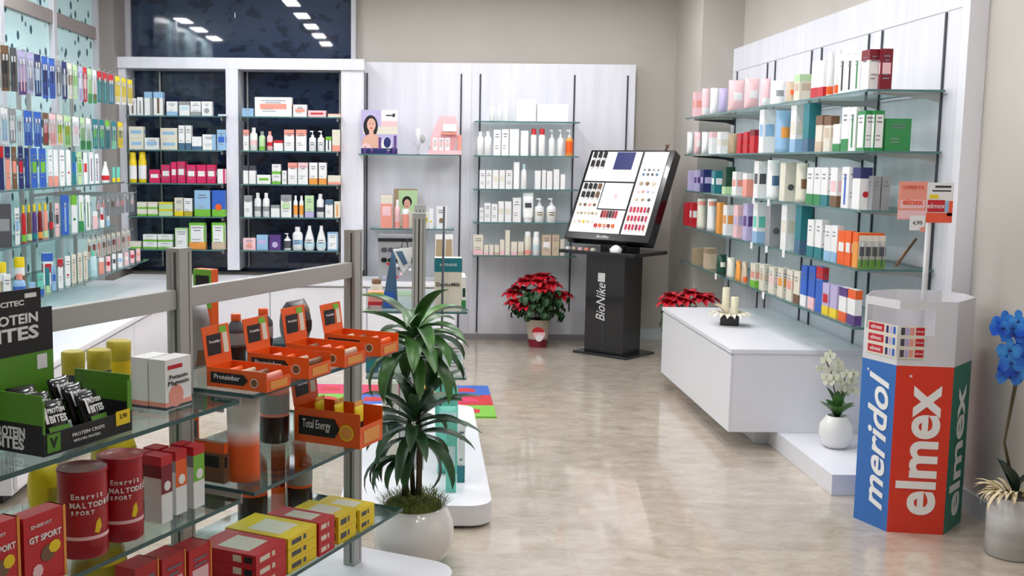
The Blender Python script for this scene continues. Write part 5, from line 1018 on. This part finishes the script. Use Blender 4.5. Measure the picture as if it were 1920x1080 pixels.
orchid((cxb, cyb, 0), pot2, [[(0, 0, z2(930)), (x2(1888), 0, z2(830)), (x2(1897), -.01, z2(720)), (x2(1898), -.02, z2(660)), (x2(1886), -.03, z2(610)), (x2(1868), -.04, z2(598))], [(.01, 0, z2(930)), (x2(1892), .01, z2(830)), (x2(1904), .0, z2(720)), (x2(1918), -.02, z2(620))]], bl, Mbp, Mbc,
       [((0, 0, z2(925)), (-1, -.5, 0), .16, .06, .2, 1.25), ((0, 0, z2(925)), (1, -.6, 0), .14, .06, .3, 1.25), ((0, 0, z2(925)), (-.4, .9, 0), .15, .06, .2, 1.2)], 'tall blue orchid in frosted silver vase at the right edge', .046, mat('blue_green_leaf', (24, 52, 44), .4))
# ================================================================ TOOTHPASTE DISPLAY
E = [hit(1600, 970, z=0), hit(1662, 997, z=0), hit(1768, 1003, z=0), hit(1801, 978, z=0)]
pol = [(float(p[0]), float(p[1])) for p in E]+[(2.35, 4.70), (2.31, 4.83), (2.12, 4.86), (1.99, 4.80)]
cxe = sum(p[0] for p in pol)/8; cye = sum(p[1] for p in pol)/8
te = empty('toothpaste_display', (cxe, cye, 0), 0, 'faceted floor display for toothpaste, blue red and green sides, by right wall', 'display stand')
L_ = [(x-cxe, y-cye) for x, y in pol]; Mb_, Mr_, Mg_ = mat('print_blue', (50, 112, 190), .35), mat('print_red_orange', (226, 58, 36), .35), mat('print_green', (14, 122, 102), .35); Mwh = mat('white_card', (222, 221, 224), .4)
zc = [hit(1615, 670, y=E[0][1])[2], hit(1675, 686, y=E[1][1])[2], hit(1785, 688, y=E[2][1])[2]]; ZC = float(np.mean(zc)); ZT = hit(1690, 564, y=E[1][1])[2]
cols = [Mb_, Mr_, Mg_, Mb_, Mr_, Mg_, Mb_, Mb_]; m = MB()
for i in range(8):
    a, b = L_[i], L_[(i+1) % 8]; m.face([(*a, 0), (*b, 0), (*b, ZC), (*a, ZC)], cols[i])
m.face([(x, y, ZC*.98) for x, y in L_], Mwh); m.face([(x, y, 0) for x, y in L_][::-1], Mwh); tb = m.build('printed_body', te)
def inset(f): return [(x*f, y*f) for x, y in L_]
def wall(m, i, z0, z1, mt, u0=0, u1=1):
    a, b = np.array(L_[i]), np.array(L_[(i+1) % 8]); p, q = a+(b-a)*u0, a+(b-a)*u1; pi, qi = p*.985, q*.985
    m.mesh([(*p, z0), (*q, z0), (*qi, z0), (*pi, z0), (*p, z1), (*q, z1), (*qi, z1), (*pi, z1)], [(0, 3, 2, 1), (4, 5, 6, 7), (0, 1, 5, 4), (1, 2, 6, 5), (2, 3, 7, 6), (3, 0, 4, 7)], mt)
m = MB(); zw0, zw1 = ZC+.13, ZT-.035
for i in range(8):
    wall(m, i, ZC+.0002, zw0 if i in (0, 1) else ZT, Mwh)
    if i in (0, 1): wall(m, i, zw1, ZT, Mwh)
wall(m, 1, zw0, zw1, Mwh, .62, 1); wall(m, 0, zw0, zw1, Mwh, 0, .06)
m.build('white_bin', te)
def fplane(i, u, z, off=.002):
    a, b = np.array(L_[i]), np.array(L_[(i+1) % 8]); p = a+(b-a)*u; d = (b-a)/np.linalg.norm(b-a); n = np.array((d[1], -d[0])); return np.array((p[0]+n[0]*off, p[1]+n[1]*off, z)), np.array((d[0], d[1], 0))
def vtext(i, u, z, txt, size, wd, sh_=0, bold=.006):
    o_, d = fplane(i, u, z); lettering(txt, size, PM('W'), tb, frame4(o_, (0, 0, 1), -d), width=wd, shear=sh_, bold=bold)
zr = lambda v, j: hit((1600, 1662, 1768)[j], v, y=E[j][1])[2]
vtext(0, .58, ZC*.50, 'meridol', .155, .58, .28, .003); vtext(1, .50, ZC*.49, 'elmex', .215, .55, 0, .006); vtext(2, .50, ZC*.46, 'elmex', .190, .56, 0, .004)
for i, u in ((1, .26), (0, .2)):
    o_, d = fplane(i, u, ZC*.94); MB().face([tuple(o_+d*.006*math.cos(t)+np.array((0, 0, .006*math.sin(t)))) for t in [k_*.628 for k_ in range(10)]], Mwh).build('registered_dot', te)
# printed insert in front of the bin
for i in (0, 1):
    m = MB(); ins = empty('tmp', (0, 0, 0)); a0, a1 = ((.12, .98) if i == 0 else (.02, .46)); z0, z1 = ZC+.028, ZC+.165
    def fq(u0, u1, q0, q1, mt, off):
        p, d = fplane(i, u0, q0, off); r, d = fplane(i, u1, q0, off); m.face([tuple(p), tuple(r), (r[0], r[1], q1), (p[0], p[1], q1)], mt)
    fq(a0, a1, z0, z1, PM('i'), .002)
    for k_ in range(3):
        q0 = z0+.008+k_*.046; s0, s1 = ((.15, .60) if i == 0 else (.30, .45)); fq(s0, s1, q0, q0+.032, PM('r'), .0025)
        p, d = fplane(i, (s0+s1)/2, q0+.016, .003); lettering('elmex', .026 if i == 0 else .012, PM('w'), ins, frame4(p, d, (0, 0, 1)), name='insert_lettering')
        for s, c in ((.66, 'B'), (.76, 'l'), (.86, 'b')) if i == 0 else ((.04, 'x'), (.12, 'l'), (.2, 's')): fq(s, s+.07, q0, q0+.03, PM(c), .0026)
    pi_ = m.build('printed_insert', te)
    for q in [z_ for z_ in COL.objects if z_.parent == ins]: q.parent = pi_
    bpy.data.objects.remove(ins)
cxp = hit(1722, 560, y=cye+.05)[0]-cxe
MB().tube([(cxp, .0, ZC), (cxp, .0, hit(1722, 350, y=cye)[2])], .011, Mwh, 10).build('sign_pole', te)
zs0, zs1 = hit(1700, 411, y=cye)[2], hit(1700, 340, y=cye)[2]; xl, xm, xr = (hit(u, 380, y=cye)[0]-cxe for u in (1681, 1733, 1783))
m = MB().box(xl, xm, -.020, -.016, zs0, zs1, PM('s')); e = -.0206
for a, b, q, c in ((.05, .95, .30, 'p'), (.0, 1, .02, 'p')): m.face([(xl+(xm-xl)*a, e, zs0+(zs1-zs0)*q), (xl+(xm-xl)*b, e, zs0+(zs1-zs0)*q), (xl+(xm-xl)*b, e, zs0+(zs1-zs0)*(q+.22)), (xl+(xm-xl)*a, e, zs0+(zs1-zs0)*(q+.22))], PM(c))
te1 = m.build('sign_panel', te, label='salmon sign panel'); Mso = mat('sign_orange', (240, 92, 62), .4)
lettering('elmex', .035, Mso, te1, frame4(((xl+xm)/2, -.0215, zs0+(zs1-zs0)*.46), (1, 0, 0), (0, 0, 1)), name='sign_lettering', bold=.001); lettering('OFFERTA', .022, Mso, te1, frame4(((xl+xm)/2, -.0215, zs0+(zs1-zs0)*.84), (1, 0, 0), (0, 0, 1)), name='sign_lettering')
m = MB().box(xm+.001, xr, -.018, -.014, zs0-.012, zs1-.004, PM('w')); w3 = xr-xm; hz3 = zs1-zs0
def f3(a, b, c, d, mt, e_=-.0186): m.face([(xm+w3*a, e_, zs0+hz3*c), (xm+w3*b, e_, zs0+hz3*c), (xm+w3*b, e_, zs0+hz3*d), (xm+w3*a, e_, zs0+hz3*d)], mt)
f3(0.02, 1, -.08, .18, Mso); f3(.8, 1, .1, .5, Mso); f3(.05, .70, .20, .52, PM('r'), -.019); f3(.7, .85, .2, .5, PM('c'), -.0192); f3(.1, .45, .56, .66, PM('y'), -.019); f3(.3, .9, .84, .90, M_txt); f3(.2, .9, .74, .78, M_txt)
te2 = m.build('sign_panel', te, label='white and orange sign panel'); lettering('elmex', .03, PM('w'), te2, frame4((xm+w3*.37, -.0196, zs0+hz3*.36), (1, 0, 0), (0, 0, 1)), name='sign_lettering')
a, b = hit(1706, 420, y=cye-.03)[0]-cxe, hit(1734, 420, y=cye-.03)[0]-cxe; q0, q1 = hit(1720, 432, y=cye-.03)[2], hit(1720, 404, y=cye-.03)[2]
te3 = MB().box(a, b, -.030, -.027, q0, q1, PM('w')).build('price_card', te); lettering('4,90', .024, M_txt, te3, frame4(((a+b)/2, -.0308, (q0+q1)/2), (1, 0, 0), (0, 0, 1)), name='price_lettering'); MB().lathe([(.012, 0), (.012, .001)], PM('s'), 12).build('price_dot', te, loc=(b-.008, -.0305, q0+.004)).rotation_euler = (math.pi/2, 0, 0)
label_all()
